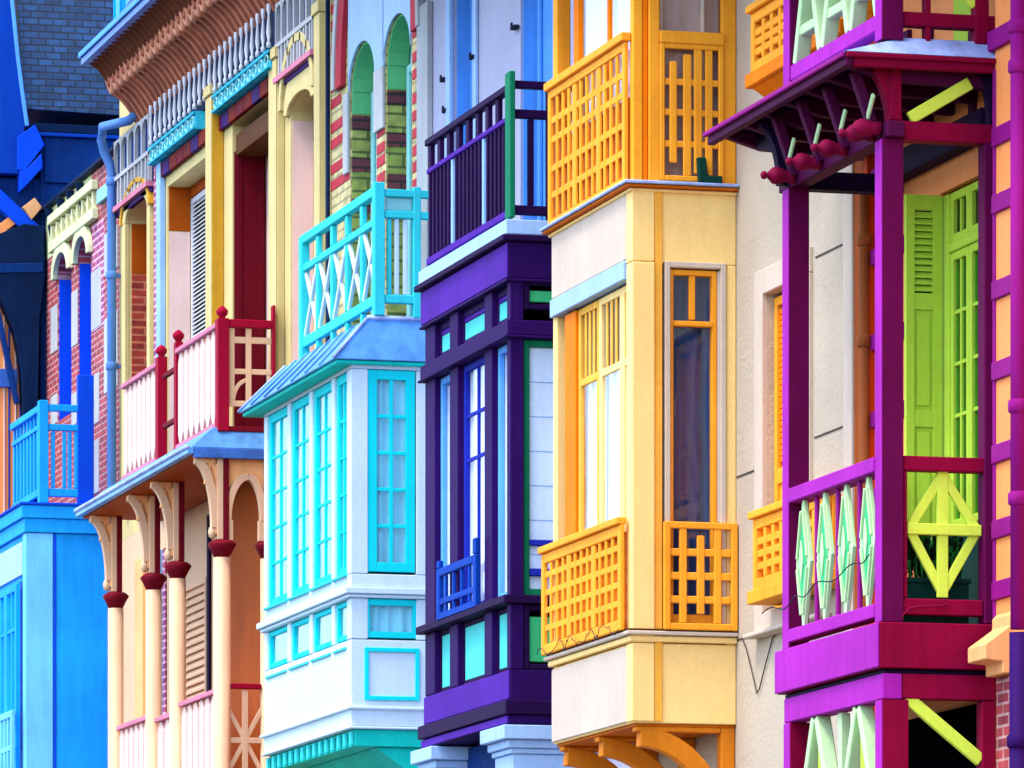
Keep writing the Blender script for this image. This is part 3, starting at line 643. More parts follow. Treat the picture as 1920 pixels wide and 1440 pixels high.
for i in range(k):
    x = fr(XE0 + .15, XE - .2, i / (k - 1)); mb = MB('plum'); mb.prism([(x, YE + .07, zE0 + .02), (x, YE + .07, zE0 + .058), (x, -.005, zE0 + .058), (x, -.005, zE0 - .08), (x, -.7, zE0 - .05)], [(x + .07, YE + .07, zE0 + .02), (x + .07, YE + .07, zE0 + .058), (x + .07, -.005, zE0 + .058), (x + .07, -.005, zE0 - .08), (x + .07, -.7, zE0 - .05)], 'plum')
    mb.build('rafter', vr)
# struts rising from the plate to the rafters, short posts of the roof frame
zz0, zz1 = zbeam1 + .0, zE0 + .0
for i, x in enumerate(fx):
    mb = MB('plum'); S = Side(x + .03); mb.fbar(S, (-.74, zz0 - .06), (YE + .14, zz1 + .02), .06, -.06, 0, 'plum'); mb.build('strut', vr)
    mb = MB('lime_white'); mb.fbar(Front(-.78), (x + .02, zz0 + .02), (x + .13, zz0 + .14), .035, 0, .02, 'lime_white'); mb.build('strut', vr, label='pale green slanting strut over a finial')
# curved corner braces
def brace(S, pts, w, n0, n1, mat, nm='brace', par=None):
    mb = MB(mat)
    for q in strip_poly(pts, w): mb.fpoly(S, q, n0, n1, mat)
    return mb.build(nm, par, bevel=0)
brace(Front(-.75), arc_pts((XE0 + .25, zbeam0 + .05), XP2 - pw / 2 - XE0 - .25, zE0 - zbeam0 - .06, 0, 88), .11, -.08, 0, 'plum_dark', par=vr)
brace(Side(XP2 - .02), arc_pts((YE + .10, zbeam0 + .02), -.76 - YE - .10, zE0 - zbeam0 - .02, 0, 88), .07, -.08, 0, 'plum_dark', par=vr)
brace(Side(XC - .02), arc_pts((SM.u(1640), zbeam0 + .02), SM.u(1677) - SM.u(1640) + .02, zE0 - zbeam0, -5, 85), .08, -.09, 0, 'magenta_shade', par=vr)
mb = MB('magenta_shade'); mb.fbox(SM, SM.u(1670), SM.u(1692), zbeam1 - .003, zE0 + .05, -.1, -.01, 'magenta_shade'); mb.build('post', vr)
brace(SM, [(SM.u(1866 + 6 * math.sin(i)), 0) for i in (0,)] and arc_pts((SM.u(1845), zbeam1 - .05), SM.u(1872) - SM.u(1845), zE0 - zbeam1 + .1, 90, 0)[::-1], .10, -.08, -.01, 'plum_dark', par=vr)
# yellow-green diagonal braces in the shaded end bays
mb = MB('lime_light'); mb.fbar(SM, (SM.u(1709), zm(218)), (SM.u(1822), zm(146)), .075, -.05, -.015, 'lime_light'); mb.build('diagonal_brace', vr, label='yellow diagonal brace under the veranda roof')
# ---- railing of the veranda
mb = MB('magenta_lit'); mb.box(XP2 + .004, XC - pw - .004, -.755, -.62, zr0, zr1, 'magenta_lit'); hr = mb.build('handrail', veranda)
mb = MB('magenta_shade'); mb.box(XC - .11, XC - .012, -.74 + pd + .004, SM.u(1863), zr0 + .002, zr1, 'magenta_shade'); mb.build('handrail', veranda)
mb = MB('magenta_lit'); mb.box(XP2 + .004, XC - pw - .004, -.75, -.65, zbr0, zbr1, 'magenta_lit'); mb.build('bottom_rail', veranda)
mb = MB('magenta_shade'); mb.box(XC - .11, XC - .012, -.74 + pd + .004, SM.u(1845), zm(1150), zm(1120), 'magenta_shade'); mb.build('bottom_rail', veranda)
mb = MB('magenta_shade'); mb.fbox(SM, SM.u(1696), SM.u(1703), zm(1119), zr0, -.1, -.015, 'magenta_shade'); mb.build('rail_stile', veranda)
# lozenge balusters on the front, thin slats between them
u0, u1 = XP2 + .01, XC - pw - .01; n = 4; p = (u1 - u0) / n; zc_ = (zr0 + zbr1) / 2; hh = (zr0 - zbr1) / 2
for i in range(n):
    c = u0 + p * (i + .5); F = FM; mb = MB('lime_white')
    w = .29 * p
    for sx in (-1, 1):
        for sz in (-1, 1): mb.fbar(F, (c + sx * .02, zc_ + sz * (hh * .82)), (c + sx * w * .82, zc_ + sz * .03), .018, -.018, -.004, 'lime_white')
    mb.fpoly(F, [(c - w - .02, zc_), (c - .015, zc_ + hh - .003), (c + .015, zc_ + hh - .003), (c + w + .02, zc_), (c + .015, zc_ - hh + .003), (c - .015, zc_ - hh + .003)], -.045, -.0185, 'lime_white')
    mb.fpoly(F, [(c - w * .66, zc_), (c, zc_ + hh * .7), (c + w * .66, zc_), (c, zc_ - hh * .7)], -.0183, -.012, 'mint_green')
    mb.fpoly(F, [(c - .035, zc_ + .0), (c - .02, zc_ + .08), (c, zc_ + .14), (c + .02, zc_ + .08), (c + .035, zc_), (c, zc_ - .12)], -.0118, -.002, 'lime_white')
    mb.build('lozenge_baluster', veranda, bevel=.003)
    if i: 
        mb = MB('magenta'); mb.fbox(F, u0 + p * i - .02, u0 + p * i + .02, zbr1 + .002, zr0 - .002, -.055, -.03, 'magenta'); mb.build('slat', veranda)
# green rhombus with a cross in the side railing
yc, zc2 = SM.u(1773), zm(988); yl, yr = SM.u(1705), SM.u(1844); zt2, zb2 = zm(874), zm(1116)
mb = MB('lime_light'); wq = .065
mb.fbox(SM, yc - wq / 2, yc + wq / 2, zb2, zt2, -.075, -.045, 'lime_light'); mb.fbox(SM, yl, yr, zc2 - wq / 2, zc2 + wq / 2, -.071, -.030)
for sy in (yl + .03, yr - .03):
    for zt_, d in ((zt2, 1), (zb2, -1)): mb.fbar(SM, (yc, zt_ - d * .03), (sy, zc2 + d * .02), .055, -.078, -.050, 'lime_light')
mb.build('rhombus_panel', veranda, bevel=.004)
# floor edge, under-beam and lower storey of the veranda
mb = MB('plum_dark'); mb.box(XML - .02, XM - .03, -.72, -.003, zf0 - .06, zf0 - .003, 'plum_dark'); mb.build('floor_joists', veranda)
zl1, zl0 = zm(1262), zm(1310)
mb = MB('magenta_lit'); mb.box(XML + .02, XM, -.74, -.62, zl0, zl1, 'magenta_lit'); lb = mb.build('lower_beam', veranda)
mb = MB('magenta_shade'); mb.box(XM - .12, XM - .004, -.617, SM.u(1868), zl0 + .004, zl1, 'magenta_shade'); mb.build('lower_beam', veranda)
zL = zm(2000)
for x1 in (XM - .002, XP2 + .02):
    mb = MB('magenta_shade'); mb.box(x1 - pw, x1, -.738, -.738 + pd + .03, 0.0, zl0 - .003, 'magenta_shade'); mb.fbox(Front(-.738), x1 - pw + .003, x1 - .003, 0, zl0 - .004, .001, .006, 'magenta_lit'); mb.build('post', veranda)
mb = MB('magenta_shade'); mb.fbox(SM, SM.u(1842), SM.u(1868), 0, zl0, -.11, -.006, 'magenta_shade'); mb.build('post', veranda)
zM = zm(1440)
# A-shaped balusters of the lower storey
n = 2; ua, ub = XP2 + .03, XM - pw - .01; p = (ub - ua) / n
for i in range(n):
    c = ua + p * (i + .52); mb = MB('lime_white'); zt_, zb_ = zl0 - .01, zl0 - .75
    mb.fbar(FM, (c - .03, zt_), (c - p * .46, zb_), .06, -.10, -.01, 'lime_white'); mb.fbar(FM, (c + .03, zt_), (c + p * .46, zb_), .06, -.10, -.01)
    mb.fbox(FM, c - .04, c + .04, zb_, zt_ - .002, -.08, -.05, 'lime'); mb.build('baluster', veranda)
    if i == 0: mb = MB('lime_white'); mb.fbox(FM, c + p * .46, c + p * .54, zb_, zt_ - .0, -.10, -.04, 'lime_white'); mb.build('slat', veranda)
mb = MB('magenta_lit'); mb.box(XP2 + .024, XM - pw - .005, -.74, -.64, zl0 - .86, zl0 - .76, 'magenta_lit'); mb.build('handrail', veranda)
mb = MB('lime_light'); mb.fbar(SM, (SM.u(1703), zm(1306)), (SM.u(1842), zm(1422)), .075, -.05, -.012, 'lime_light'); mb.build('diagonal_brace', veranda, label='yellow green diagonal brace in the lower end bay')
mb = MB('interior'); mb.fbox(WALL, WALL.u(1700), WALL.u(1864), .4, zl0 + .02, -.01, .01, 'dark'); mb.build('lower_shade_sheet', HM, bevel=0)  # flat black sheet stands in for the shade inside the lower storey
# ---- upper balcony above the pent roof
zU0, zU1 = FM.z(82, C1), FM.z(45, C1)
mb = MB('plum'); mb.box(XML + .02, XM - .002, -.70, -.003, zU0 - .05, zU0, 'plum_dark'); ub_ = mb.build('upper_balcony', HM)
zA_, zB_ = FM.z(50, C1), FM.z(20, C1)
mb = MB('violet_lit'); mb.box(XP2 + .02, XM - pw, -.74, -.64, zA_, zB_, 'magenta_lit'); mb.build('bottom_rail', ub_)
mb = MB('magenta_shade'); mb.box(XM - .11, XM - .014, -.735 + pd, -.006, FM.z(44, C1), FM.z(18, C1), 'magenta_shade'); mb.build('bottom_rail', ub_)
for x1 in (XM, XP2 + .02): post(x1, MT - .5, zE1 + .1, 'post', ub_)
mb = MB('magenta_shade'); mb.fbox(SM, SM.u(1738), SM.u(1748), FM.z(42, C1) - .2, MT - .5, -.1, -.02, 'magenta_shade'); mb.fbox(SM, SM.u(1830), SM.u(1856), zE1 + .1, MT - .5, -.1, -.01); mb.build('post', ub_)
ua, ub = XP2 + .03, XM - pw - .01; p = (ub - ua) / 3
for i in range(3):
    c = ua + p * (i + .5); mb = MB('lime_white'); zt_ = zB_ + .7
    mb.fbar(FM, (c, zt_), (c - p * .45, zB_ + .002), .06, -.1, -.01, 'lime_white'); mb.fbar(FM, (c, zt_), (c + p * .45, zB_ + .002), .06, -.1, -.01); mb.fbox(FM, c - p * .3, c + p * .3, zB_ + .16, zB_ + .22, -.09, -.02)
    mb.build('baluster', ub_)
mb = MB('magenta_lit'); mb.box(XP2 + .02, XM - pw, -.75, -.63, zB_ + .72, zB_ + .80, 'magenta_lit'); mb.build('handrail', ub_)
mb = MB('lime_light'); mb.fbar(SM, (SM.u(1835), FM.z(-2, C1)), (SM.u(1790), FM.z(-60, C1)), .08, -.06, -.02, 'lime_light'); mb.build('diagonal_brace', ub_)
mb = MB('lime'); mb.fbox(WALL, WALL.u(1793), WALL.u(1830), zE1 + .2, zE1 + 1.6, -.01, .02, 'lime'); mb.build('upper_door', HM)
# timbers right of the upper balcony
mb = MB('magenta'); z = WALL.z(60, 1870); mb.fbox(F7, F7.u(1860), F7.u(1905), F7.z(88, 1880), F7.z(50, 1880), -.02, .03, 'magenta'); mb.build('timber_rail', HM)
# stone corbel and brick pier at the right
cu0, cu1 = F7.u(1866), F7.u(1899)
mb = MB('peach'); S = Side(cu1); yq = -.25
pts = [(-.002, zm(1120)), (-.10, zm(1160)), (-.10, zm(1180)), (yq, zm(1215)), (yq, zm(1243)), (-.14, zm(1246)), (-.14, zm(1268)), (-.002, zm(1268))]
mb.prism([S.P(a, b, cu0 - cu1) for a, b in pts], [S.P(a, b, 0) for a, b in pts], 'peach'); mb.build('corbel', HM)
mb = MB('brick_red'); mb.fbox(F7, F7.u(1868), F7.u(1899), 0, zm(1270), -.02, .0, 'brick_red'); mb.build('brick_pier', HM, bevel=0)
# ---- downpipes
def pipe(px, py0, py1, r, mat, y, par, collars, nm='downpipe', lab=None):
    F = Front(y); x = F.u(px); mb = MB(mat)
    z0_, z1_ = max(0, F.z(py1, px)), F.z(py0, px)
    mb.tube([(x, y, z0_), (x, y, z1_)], r, mat, 14)
    d = mb.build(nm, par, bevel=0, label=lab)
    for c in collars:
        mb = MB(mat); z = F.z(c, px); mb.lathe((x, y), [(r + .002, z - .04), (r + .014, z - .03), (r + .014, z + .03), (r + .002, z + .04)], mat); mb.box(x - .015, x + .015, y, -.001, z - .015, z + .015); mb.build('pipe_clip', d, bevel=0)
    return d
pipe(1909, -60, 1180, .045, 'magenta', -.14, HM, (50, 125, 762, 935))
pipe(1912, 1186, 2200, .06, 'purple', -.14, HM, (1390,), lab='purple lower length of the downpipe')
pipe(1621, 360, 2200, .035, 'pipe_brown', -.06, HM, (450, 640))
# wiring looped over the balusters, plants behind the side rail, a loose red cord
mb = MB('iron'); pts = []
for i in range(41):
    t = i / 40; pts.append((fr(XP2 - .4, XM - pw, t), -.79 + .02 * math.sin(9 * t), fr(zm(1085), zm(1035), t) + .02 * math.sin(t * 25) - .03 * math.sin(math.pi * t)))
mb.tube(pts, .004, 'iron', 6); tag(mb.build('wire', bevel=0), 'thin dark wire strung loosely along the lozenge balusters', 'wire')
mb = MB('finial'); q = [(1690, 1162), (1692, 1152), (1699, 1146), (1704, 1140), (1720, 1136), (1745, 1134), (1768, 1133), (1775, 1128)]
mb.tube([SM.P(SM.u(a), zm(b), .008) for a, b in q], .006, 'finial', 6); tag(mb.build('cord', bevel=0), 'thin red cord lying along the side rail of the magenta veranda', 'cord')
def trough(seed, lab):
    rnd = random.Random(seed); x0, x1, y0, y1 = XM - .42, XM - .20, SM.u(1700), SM.u(1838); z0, z1 = zf1 + .003, zm(1075)
    t = thing('planter', lab, 'planter', ((x0 + x1) / 2, (y0 + y1) / 2, z0))
    mb = MB('trough_green'); mb.box(x0, x1, y0, y1, z0, z1, 'trough_green'); mb.box(x0 - .012, x1 + .012, y0 - .012, y1 + .012, z1 - .03, z1 + .002); mb.build('trough', t)
    mb = MB('leaf')
    for i in range(150):
        x, y = rnd.uniform(x0 + .03, x1 - .03), rnd.uniform(y0 + .03, y1 - .03); a = rnd.uniform(0, 6.28); l = rnd.uniform(.16, .46); r = l * rnd.uniform(.1, .5); w = rnd.uniform(.010, .022); pts = []
        for j in range(6):
            s_ = j / 5; pts.append(Vector((x + max(-.1, min(.1, math.cos(a) * r * s_)), max(y0 - .02, min(y1 + .04, y + math.sin(a) * r * s_)), z1 + l * (s_ * 1.5 - s_ * s_ * .9))))
        for j in range(5):
            d = Vector((-math.sin(a) * .5, math.cos(a), .1)).normalized(); e = d * w * math.sin(math.pi * (j + 1.25) / 6.25); d = d * w * math.sin(math.pi * (j + .25) / 6.25)
            mb.add([pts[j] - d, pts[j] + d, pts[j + 1] + e, pts[j + 1] - e], [(0, 1, 2, 3)], 'leaf' if rnd.random() < .35 else 'leaf_dark')
    mb.build('fronds', t, bevel=0)
trough(3, 'dark green planter full of narrow leaves behind the side rail of the magenta veranda')
# ================================================================ PURPLE HOUSE
C2 = 957; FP = Front(-.72); XP = FP.u(C2); XPL = FP.u(797); SP = Side(XP)
zp = lambda py: FP.z(py, C2)
PT = zp(-340); PXL = WALL.u(792); PXR = XWL - .004
HP = thing('purple_house', 'lavender fronted house with a purple bay window and a dark railed balcony', 'house', (XP - .8, 0, 0))
# ---- upper wall with two arched openings
F0 = WALL
d0, d1 = F0.u(852), F0.u(892); e0, e1 = F0.u(976), F0.u(1036)
zA0 = zp(452); dsp, desp = F0.z(-40, 870), F0.z(-90, 1000)
mb = MB('lavender'); T = .2
mb.box(PXL, d0, 0, T, 0, PT, 'lavender'); mb.box(d1, e0, 0, T, 0, PT); mb.box(e1, PXR, 0, T, 0, PT)
mb.box(d0, d1, 0, T, 0, zA0); mb.box(e0, e1, 0, T, 0, zA0)
mb.arch_head(F0, d0, d1, dsp, PT, .42, -T, 0, 'lavender'); mb.arch_head(F0, e0, e1, desp, PT, .4, -T, 0)
wp = mb.build('wall', HP, bevel=0)
mb = MB('lavender'); mb.box(PXL, PXR, T + .30, 8, 0, PT); mb.build('rear_wall', HP, bevel=0)
mb = MB('slate_front'); mb.prism([(PXL, -1.0, PT + .003), (PXL, 4, PT + 3.4), (PXL, 8, PT + .003)], [(PXR, -1.0, PT + .003), (PXR, 4, PT + 3.4), (PXR, 8, PT + .003)], 'slate_front'); mb.build('roof', HP)  # unseen eave lengthened so that it shades the upper wall
# painted blue reveals, doors
for a, b, sp, rs, mat in ((d0, d1, dsp, .42, 'sky_blue'), (e0, e1, desp, .4, 'sky_blue')):
    mb = MB(mat); mb.box(a + .001, a + .012, .02, T - .06, zA0 + .002, sp, mat); mb.build('reveal', HP, bevel=0)
    mb = MB('sky_blue'); mb.box(a, b, T - .05, T + .02, zA0 + .002, sp + rs + .1, mat); 
    mb.fframe(Front(T - .05), a + .02, b - .02, zA0 + .01, sp, .08, .002, .03, mat); mb.build('door', HP)
# pale pilaster strip and moulding round the arch, hinges and hooks
mb = MB('pale_blue'); mb.arch_band(F0, (d0 + d1) / 2, dsp, (d1 - d0) / 2 + .004, (d1 - d0) / 2 + .14, .42 / ((d1 - d0) / 2), .5 / ((d1 - d0) / 2 + .14), .002, .04, 'pale_blue')
mb.fbox(F0, d0 - .14, d0 - .004, zA0, dsp, .002, .04); mb.fbox(F0, d1 + .004, d1 + .1, zA0, dsp - .03, .002, .03); mb.build('arch_moulding', HP)
mb = MB('stone_white'); mb.fbox(F0, PXL + .004, F0.u(812), zA0, PT - .3, .002, .05, 'stone_white'); mb.build('quoin_strip', HP)
for px, py in ((893, 108), (971, 52), (838, 150), (842, 208)):
    mb = MB('iron'); x = F0.u(px); z = F0.z(py, px); mb.box(x - .05, x + .06, -.05, -.003, z - .014, z + .014, 'iron'); mb.box(x + .03, x + .055, -.07, -.052, z - .03, z + .03); mb.build('hinge_pin', HP)
# ---- bay window
zb, z1340, z1313, z1255 = zp(1357), zp(1340), zp(1313), zp(1255)
zsl0, zsl1, zt0, zt1, zr0, zr1 = zp(1131), zp(1116), zp(600), zp(535), zp(640), zp(628)
zc0, zc1 = zp(521), zp(440)
posts = [(797, 815), (843, 858), (908, 922), (955, 957)]
PX = [(FP.u(a), FP.u(b)) for a, b in posts]; PX[3] = (XP - .10, XP)
YB = SP.u(982)                               # corner post depth on the side
YR = -.004
mb = MB('purple')
mb.box(XPL - .03, XP + .012, -.735, YR, zb, z1340, 'purple')
mb.box(XPL, XP, -.72, YR, z1340 + .003, z1255); bayp = mb.build('bay_window', HP)
mb = MB('violet_lit'); mb.fbox(Front(-.735), XPL - .028, XP + .01, zb + .004, z1340 - .004, .001, .012, 'violet_lit'); mb.fbox(FP, XPL + .004, XP - .004, z1313 + .01, z1255 - .004, .001, .012); mb.build('fascia', bayp, label='violet fascia painted in its lit tone along the foot of the purple bay')
mb = MB('purple_dark'); mb.box(XPL - .055, XP + .04, -.765, YR, z1340 + .004, z1313, 'purple_dark'); mb.build('moulding', bayp)
for k, (a, b) in enumerate(PX):
    ya = -.72; yb = YB if k == 3 else -.655
    mb = MB('purple'); mb.box(a, b, ya, yb, z1255 + .003, zsl0 - .003, 'purple'); mb.box(a, b, ya, yb, zsl1 + .003, zr1 - .003); mb.box(a, b, ya, yb, zt0 + .003, zc0 - .003)
    mb.build('post', bayp)
mb = MB('indigo'); mb.box(XPL - .06, XP + .05, -.78, YR, zsl0, zsl1, 'purple_dark'); mb.build('sill', bayp)
mb = MB('purple'); mb.box(XPL - .035, XP + .03, -.75, YR, zr1, zt0, 'purple'); mb.box(XPL - .05, XP + .045, -.77, YR, zr1 - .02, zr1 - .003); mb.build('transom_rail', bayp)
mb = MB('purple'); mb.box(XPL - .04, XP + .01, -.735, YR, zc0, zc1 - .05, 'purple'); mb.box(XPL - .055, XP + .02, -.755, YR, zc0 - .025, zc0 - .003); cor = mb.build('cornice', bayp)
mb = MB('violet_lit'); mb.fbox(Front(-.735), XPL - .038, XP + .008, zc0 + .004, zc1 - .055, .001, .012, 'violet_lit'); mb.build('fascia', bayp, label='violet fascia painted in its lit tone under the purple balcony')
mb = MB('purple_dark'); mb.box(XPL - .08, XP + .05, -.79, YR, zc1 - .047, zc1 - .003, 'purple_dark'); mb.build('moulding', bayp)
mb = MB('pale_blue'); mb.box(XPL - .05, XP + .03, -.76, YR, zc1, zp(412), 'pale_blue'); mb.build('balcony_floor', bayp, label='pale blue floor slab of the dark balcony')
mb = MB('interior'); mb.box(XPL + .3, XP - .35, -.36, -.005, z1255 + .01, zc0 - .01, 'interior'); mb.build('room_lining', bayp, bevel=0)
# infill: panels below, lights above, windows
for k in range(3):
    a, b = PX[k][1], PX[k + 1][0]
    mb = MB('mint'); mb.fframe(FP, a + .003, b - .003, z1255 + .004, zsl0 - .004, .035, -.06, -.042, 'purple_dark', wu=.02); mb.fbox(FP, a + .034, b - .034, z1255 + .04, zsl0 - .04, -.058, -.05, 'mint'); mb.build('panel', bayp, label='aqua panel below the sill of the purple bay')
    mb = MB('mint'); mb.fframe(FP, a + .003, b - .003, zt0 + .004, zc0 - .03, .035, -.06, -.042, 'purple', wz=.05, wu=.02); mb.fbox(FP, a + .034, b - .034, zt0 + .055, zc0 - .12, -.058, -.05, 'mint'); mb.fbox(FP, a + .034, b - .034, zc0 - .118, zc0 - .082, -.06, -.045, 'violet_lit'); mb.build('panel', bayp, label='aqua light above the transom of the purple bay')
    kw = dict(cols=2, rows=(.62, .81)) if k == 1 else dict(cols=1)
    window(HP, FP, a + .006, b - .006, zsl1 + .004, zr1 - .026, 'sky_blue' if k != 1 else 'indigo', 'glass_clear', .05, n=-.045, depth=.035, mw=.03 if k == 1 else .02, curt='curtain_cool', curt_n=-.055, **kw)
# guard rail in the middle light
zg1, zg0 = zp(1018), zp(1121); a, b = FP.u(832), FP.u(906)
mb = MB('royal'); mb.fframe(FP, a, b, zg0, zg1, .06, .02, .06, 'royal', wu=.09)
for i in range(1, 5): c = fr(a, b, i / 5); mb.fbox(FP, c - .018, c + .018, zg0 + .06, zg1 - .06, .028, .052)
mb.fbox(FP, a + .09, b - .09, fr(zg0, zg1, .30), fr(zg0, zg1, .42), .024, .056); mb.fbox(FP, b - .09, b - .003, zg1 + .003, zg1 + .12, .022, .058); mb.fbox(FP, a + .003, a + .08, zg1 + .003, zg1 + .06, .022, .058); mb.build('window_guard', bayp, label='royal blue guard rail in front of the middle window')
# side face
s0, s1 = SP.u(984), SP.u(1100)
mb = MB('mint_green'); mb.fframe(SP, s0, -.03, zsl1 + .004, zr1 - .024, .05, -.09, -.03, 'green_dark', wu=.045)
mb.build('window_frame', bayp)
mb = MB('blind_blue'); mb.fbox(SP, s0 + .046, -.076, zsl1 + .055, zr1 - .075, -.075, -.065, 'blind_blue')
nb = 7
for i in range(1, nb): z = fr(zsl1 + .055, zr1 - .075, i / nb); mb.fbox(SP, s0 + .046, -.076, z - .004, z + .004, -.066, -.0615, 'blue_line')
mb.build('blind', bayp, label='pale blue panelled blind closing the side window')
for pa, pb in ((1010, 1021), (1064, 1078)): mb = MB('indigo'); mb.fbox(SP, s0 + .046, -.02, zp(pb), zp(pa), -.06, -.01, 'indigo'); mb.build('guard_bar', bayp)
for za, zb_ in ((z1255 + .02, zsl0 - .06), (zt0 + .10, zc0 - .05)):
    mb = MB('mint_green'); mb.fbox(SP, SP.u(994), -.05, za + .04, zb_ - .03, -.06, -.03, 'mint_green'); mb.build('panel', bayp, label='green panel on the shaded side of the purple bay')
    mb = MB('purple_dark'); mb.fframe(SP, YB + .003, -.005, za - .015, zb_ + .055 if za < zsl0 else zb_ + .045, .04, -.09, -.008, 'purple_dark', wu=SP.u(994) - YB - .004); mb.build('panel_frame', bayp)  # side frames painted darker for the shade on this face
# ---- balcony above
XB = XP - .01
zt, zt_, z2, z2_, z3, z3_ = zp(152), zp(165), zp(211), zp(221), zp(387), zp(401)
L0, L1 = XPL + .0, XB - .11; YB0 = -.70
mb = MB('purple_dark')
mb.box(L0 - .02, L1 - .003, YB0 - .02, YB0 + .05, zt_, zt, 'purple_dark'); balc = mb.build('balcony', HP)
mb = MB('purple_dark'); mb.box(L0, L1 - .003, YB0 - .01, YB0 + .04, z2_, z2, 'violet_lit'); mb.build('middle_rail', balc)
mb = MB('purple_dark'); mb.box(L0, L1 - .003, YB0 - .01, YB0 + .04, z3_, z3, 'violet_lit'); mb.build('bottom_rail', balc)
n = 21; st = 0
for i in range(n):
    c = fr(L0 + .04, L1 - .06, i / (n - 1))
    lite = i in (6, 14)
    mb = MB('purple_dark'); mb.box(c - .022, c + .022, YB0, YB0 + .028, z3 + .002, z2_ - .002, 'blue_line' if lite else 'purple_dark'); mb.build('baluster', balc)
for i in range(9):
    c = fr(L0 + .05, L1 - .06, i / 8); mb = MB('purple_dark'); mb.box(c - .045, c + .045, YB0, YB0 + .035, z2 + .002, zt_ - .002, 'purple_dark'); mb.build('spacer_block', balc)
for c in (L0 + .04, fr(L0, L1, .28), fr(L0, L1, .52), fr(L0, L1, .76)): mb = MB('purple_dark'); mb.box(c - .05, c + .05, YB0, YB0 + .06, zp(412) + .002, z3_ - .002, 'purple_dark'); mb.build('foot_block', balc)
mb = MB('green_dark'); mb.box(L1, XB + .03, YB0 - .03, SP.u(965), zp(408), zp(133), 'green_dark'); mb.build('corner_post', balc, label='dark green corner post of the balcony')
y0_, y1_ = SP.u(966), -.02
for za, zb_ in ((zp(163), zp(149)), (zp(219), zp(203)), (zp(400), zp(383))): mb = MB('purple_dark'); mb.box(XB - .07, XB - .005, y0_, y1_, za, zb_, 'purple_dark'); mb.build('side_rail', balc)
mb = MB('purple_dark'); mb.box(XB - .065, XB - .012, SP.u(993), SP.u(1003), zp(382), zp(220), 'purple_dark'); mb.build('baluster', balc)
mb = MB('purple_dark'); mb.box(XB - .075, XB - .002, SP.u(1028), SP.u(1050), zp(440), zp(148), 'purple_dark'); mb.build('post', balc)
# ---- pale blue stone pier under the bay with moulded capital
mb = MB('pale_blue')
px0 = SP.u(943); XK = XP - .02
def block(y0, y1, x0, x1, z0, z1): mb.box(x0, x1, y0, y1, z0, z1, 'pale_blue')
cz = zb - .012
prof = [(.0, .075), (-.02, .055), (-.05, .03), (-.075, .05), (-.02, .12)]
levels = [(cz - .10, cz, .13), (cz - .16, cz - .102, .085), (cz - .20, cz - .162, .06), (cz - .34, cz - .202, .04), (cz - .40, cz - .342, .075), (0, cz - .402, .0)]
for za, zb_, pr in levels: block(-.66 - pr, .0 - .004, XK - .45 - pr, XK - .03 + pr, za, zb_)
mb.build('pier', HP)
mb = MB('pale_blue')
for za, zb_, pr in levels: block(-.66 - pr, .0 - .004, XPL - .05 - pr, XPL + .32 + pr, za, zb_)
mb.build('pier', HP)
mb = MB('navy'); mb.box(XPL + .42, XK - .6, -.5, -.005, 0, cz - .01, 'navy'); mb.build('shopfront', HP)
# ================================================================ TURQUOISE HOUSE (white and turquoise bay, brick banded wall above)
C3 = 658; FT = Front(-.72); XT = FT.u(C3); XTL = FT.u(495); ST = Side(XT)
zt_ = lambda py: FT.z(py, C3)
TT = zt_(-340); TXL = WALL.u(622); TXR = PXL - .004
HT = thing('turquoise_house', 'brick banded house with a white and turquoise bay window under a zinc roof', 'house', (XT - .8, 0, 0))
# ---- brick banded wall, two arched windows under one big arch
wa0, wa1 = WALL.u(657), WALL.u(706); wb0, wb1 = WALL.u(723), WALL.u(772)
zW = zt_(600); spA, spB = WALL.z(150, 690), WALL.z(100, 750)
riA, riB = WALL.z(97, 690) - spA, WALL.z(45, 752) - spB
spA = spB = (spA + spB) / 2; 
mb = MB('brick_cream'); T = .24
mb.box(TXL, wa0, 0, T, 0, TT, 'brick_cream'); mb.box(wa1, wb0, 0, T, 0, TT); mb.box(wb1, TXR, 0, T, 0, TT)
mb.box(wa0, wa1, 0, T, 0, zW); mb.box(wb0, wb1, 0, T, 0, zW)
mb.arch_head(WALL, wa0, wa1, spA, TT, .34, -T, 0); mb.arch_head(WALL, wb0, wb1, spB, TT, .34, -T, 0)
mb.build('wall', HT, bevel=0)
mb = MB('brick_cream'); mb.box(TXL, TXR, T + .3, 8, 0, TT, 'brick_cream'); mb.build('rear_wall', HT, bevel=0)
mb = MB('slate_front'); mb.prism([(TXL, -1.0, TT + .003), (TXL, 4, TT + 3.4), (TXL, 8, TT + .003)], [(TXR, -1.0, TT + .003), (TXR, 4, TT + 3.4), (TXR, 8, TT + .003)], 'slate_front'); mb.build('roof', HT)  # deep eave above the view, shaped to shade the banded wall
# stone surround of the arches and big relieving arch
for a, b, z0, z1 in ((wa0 - .16, wa0 - .003, zt_(200), spA), (wa1 + .003, wb0 - .003, zt_(160), spA)):
    mb = MB('stone_white'); mb.fbox(WALL, a, b, z0, z1, .002, .03, 'stone_white'); mb.build('window_surround', HT)
ca = (wa0 + wb1) / 2; ra = (wb1 - wa0) / 2
mb = MB('pale_blue'); seg = 16
top = spA + ra * 1.35
pts = [(ca + (ra + .15) * math.cos(R(a)), spA + .08 + (ra + .15) * 1.25 * math.sin(R(a))) for a in range(0, 181, 12)]
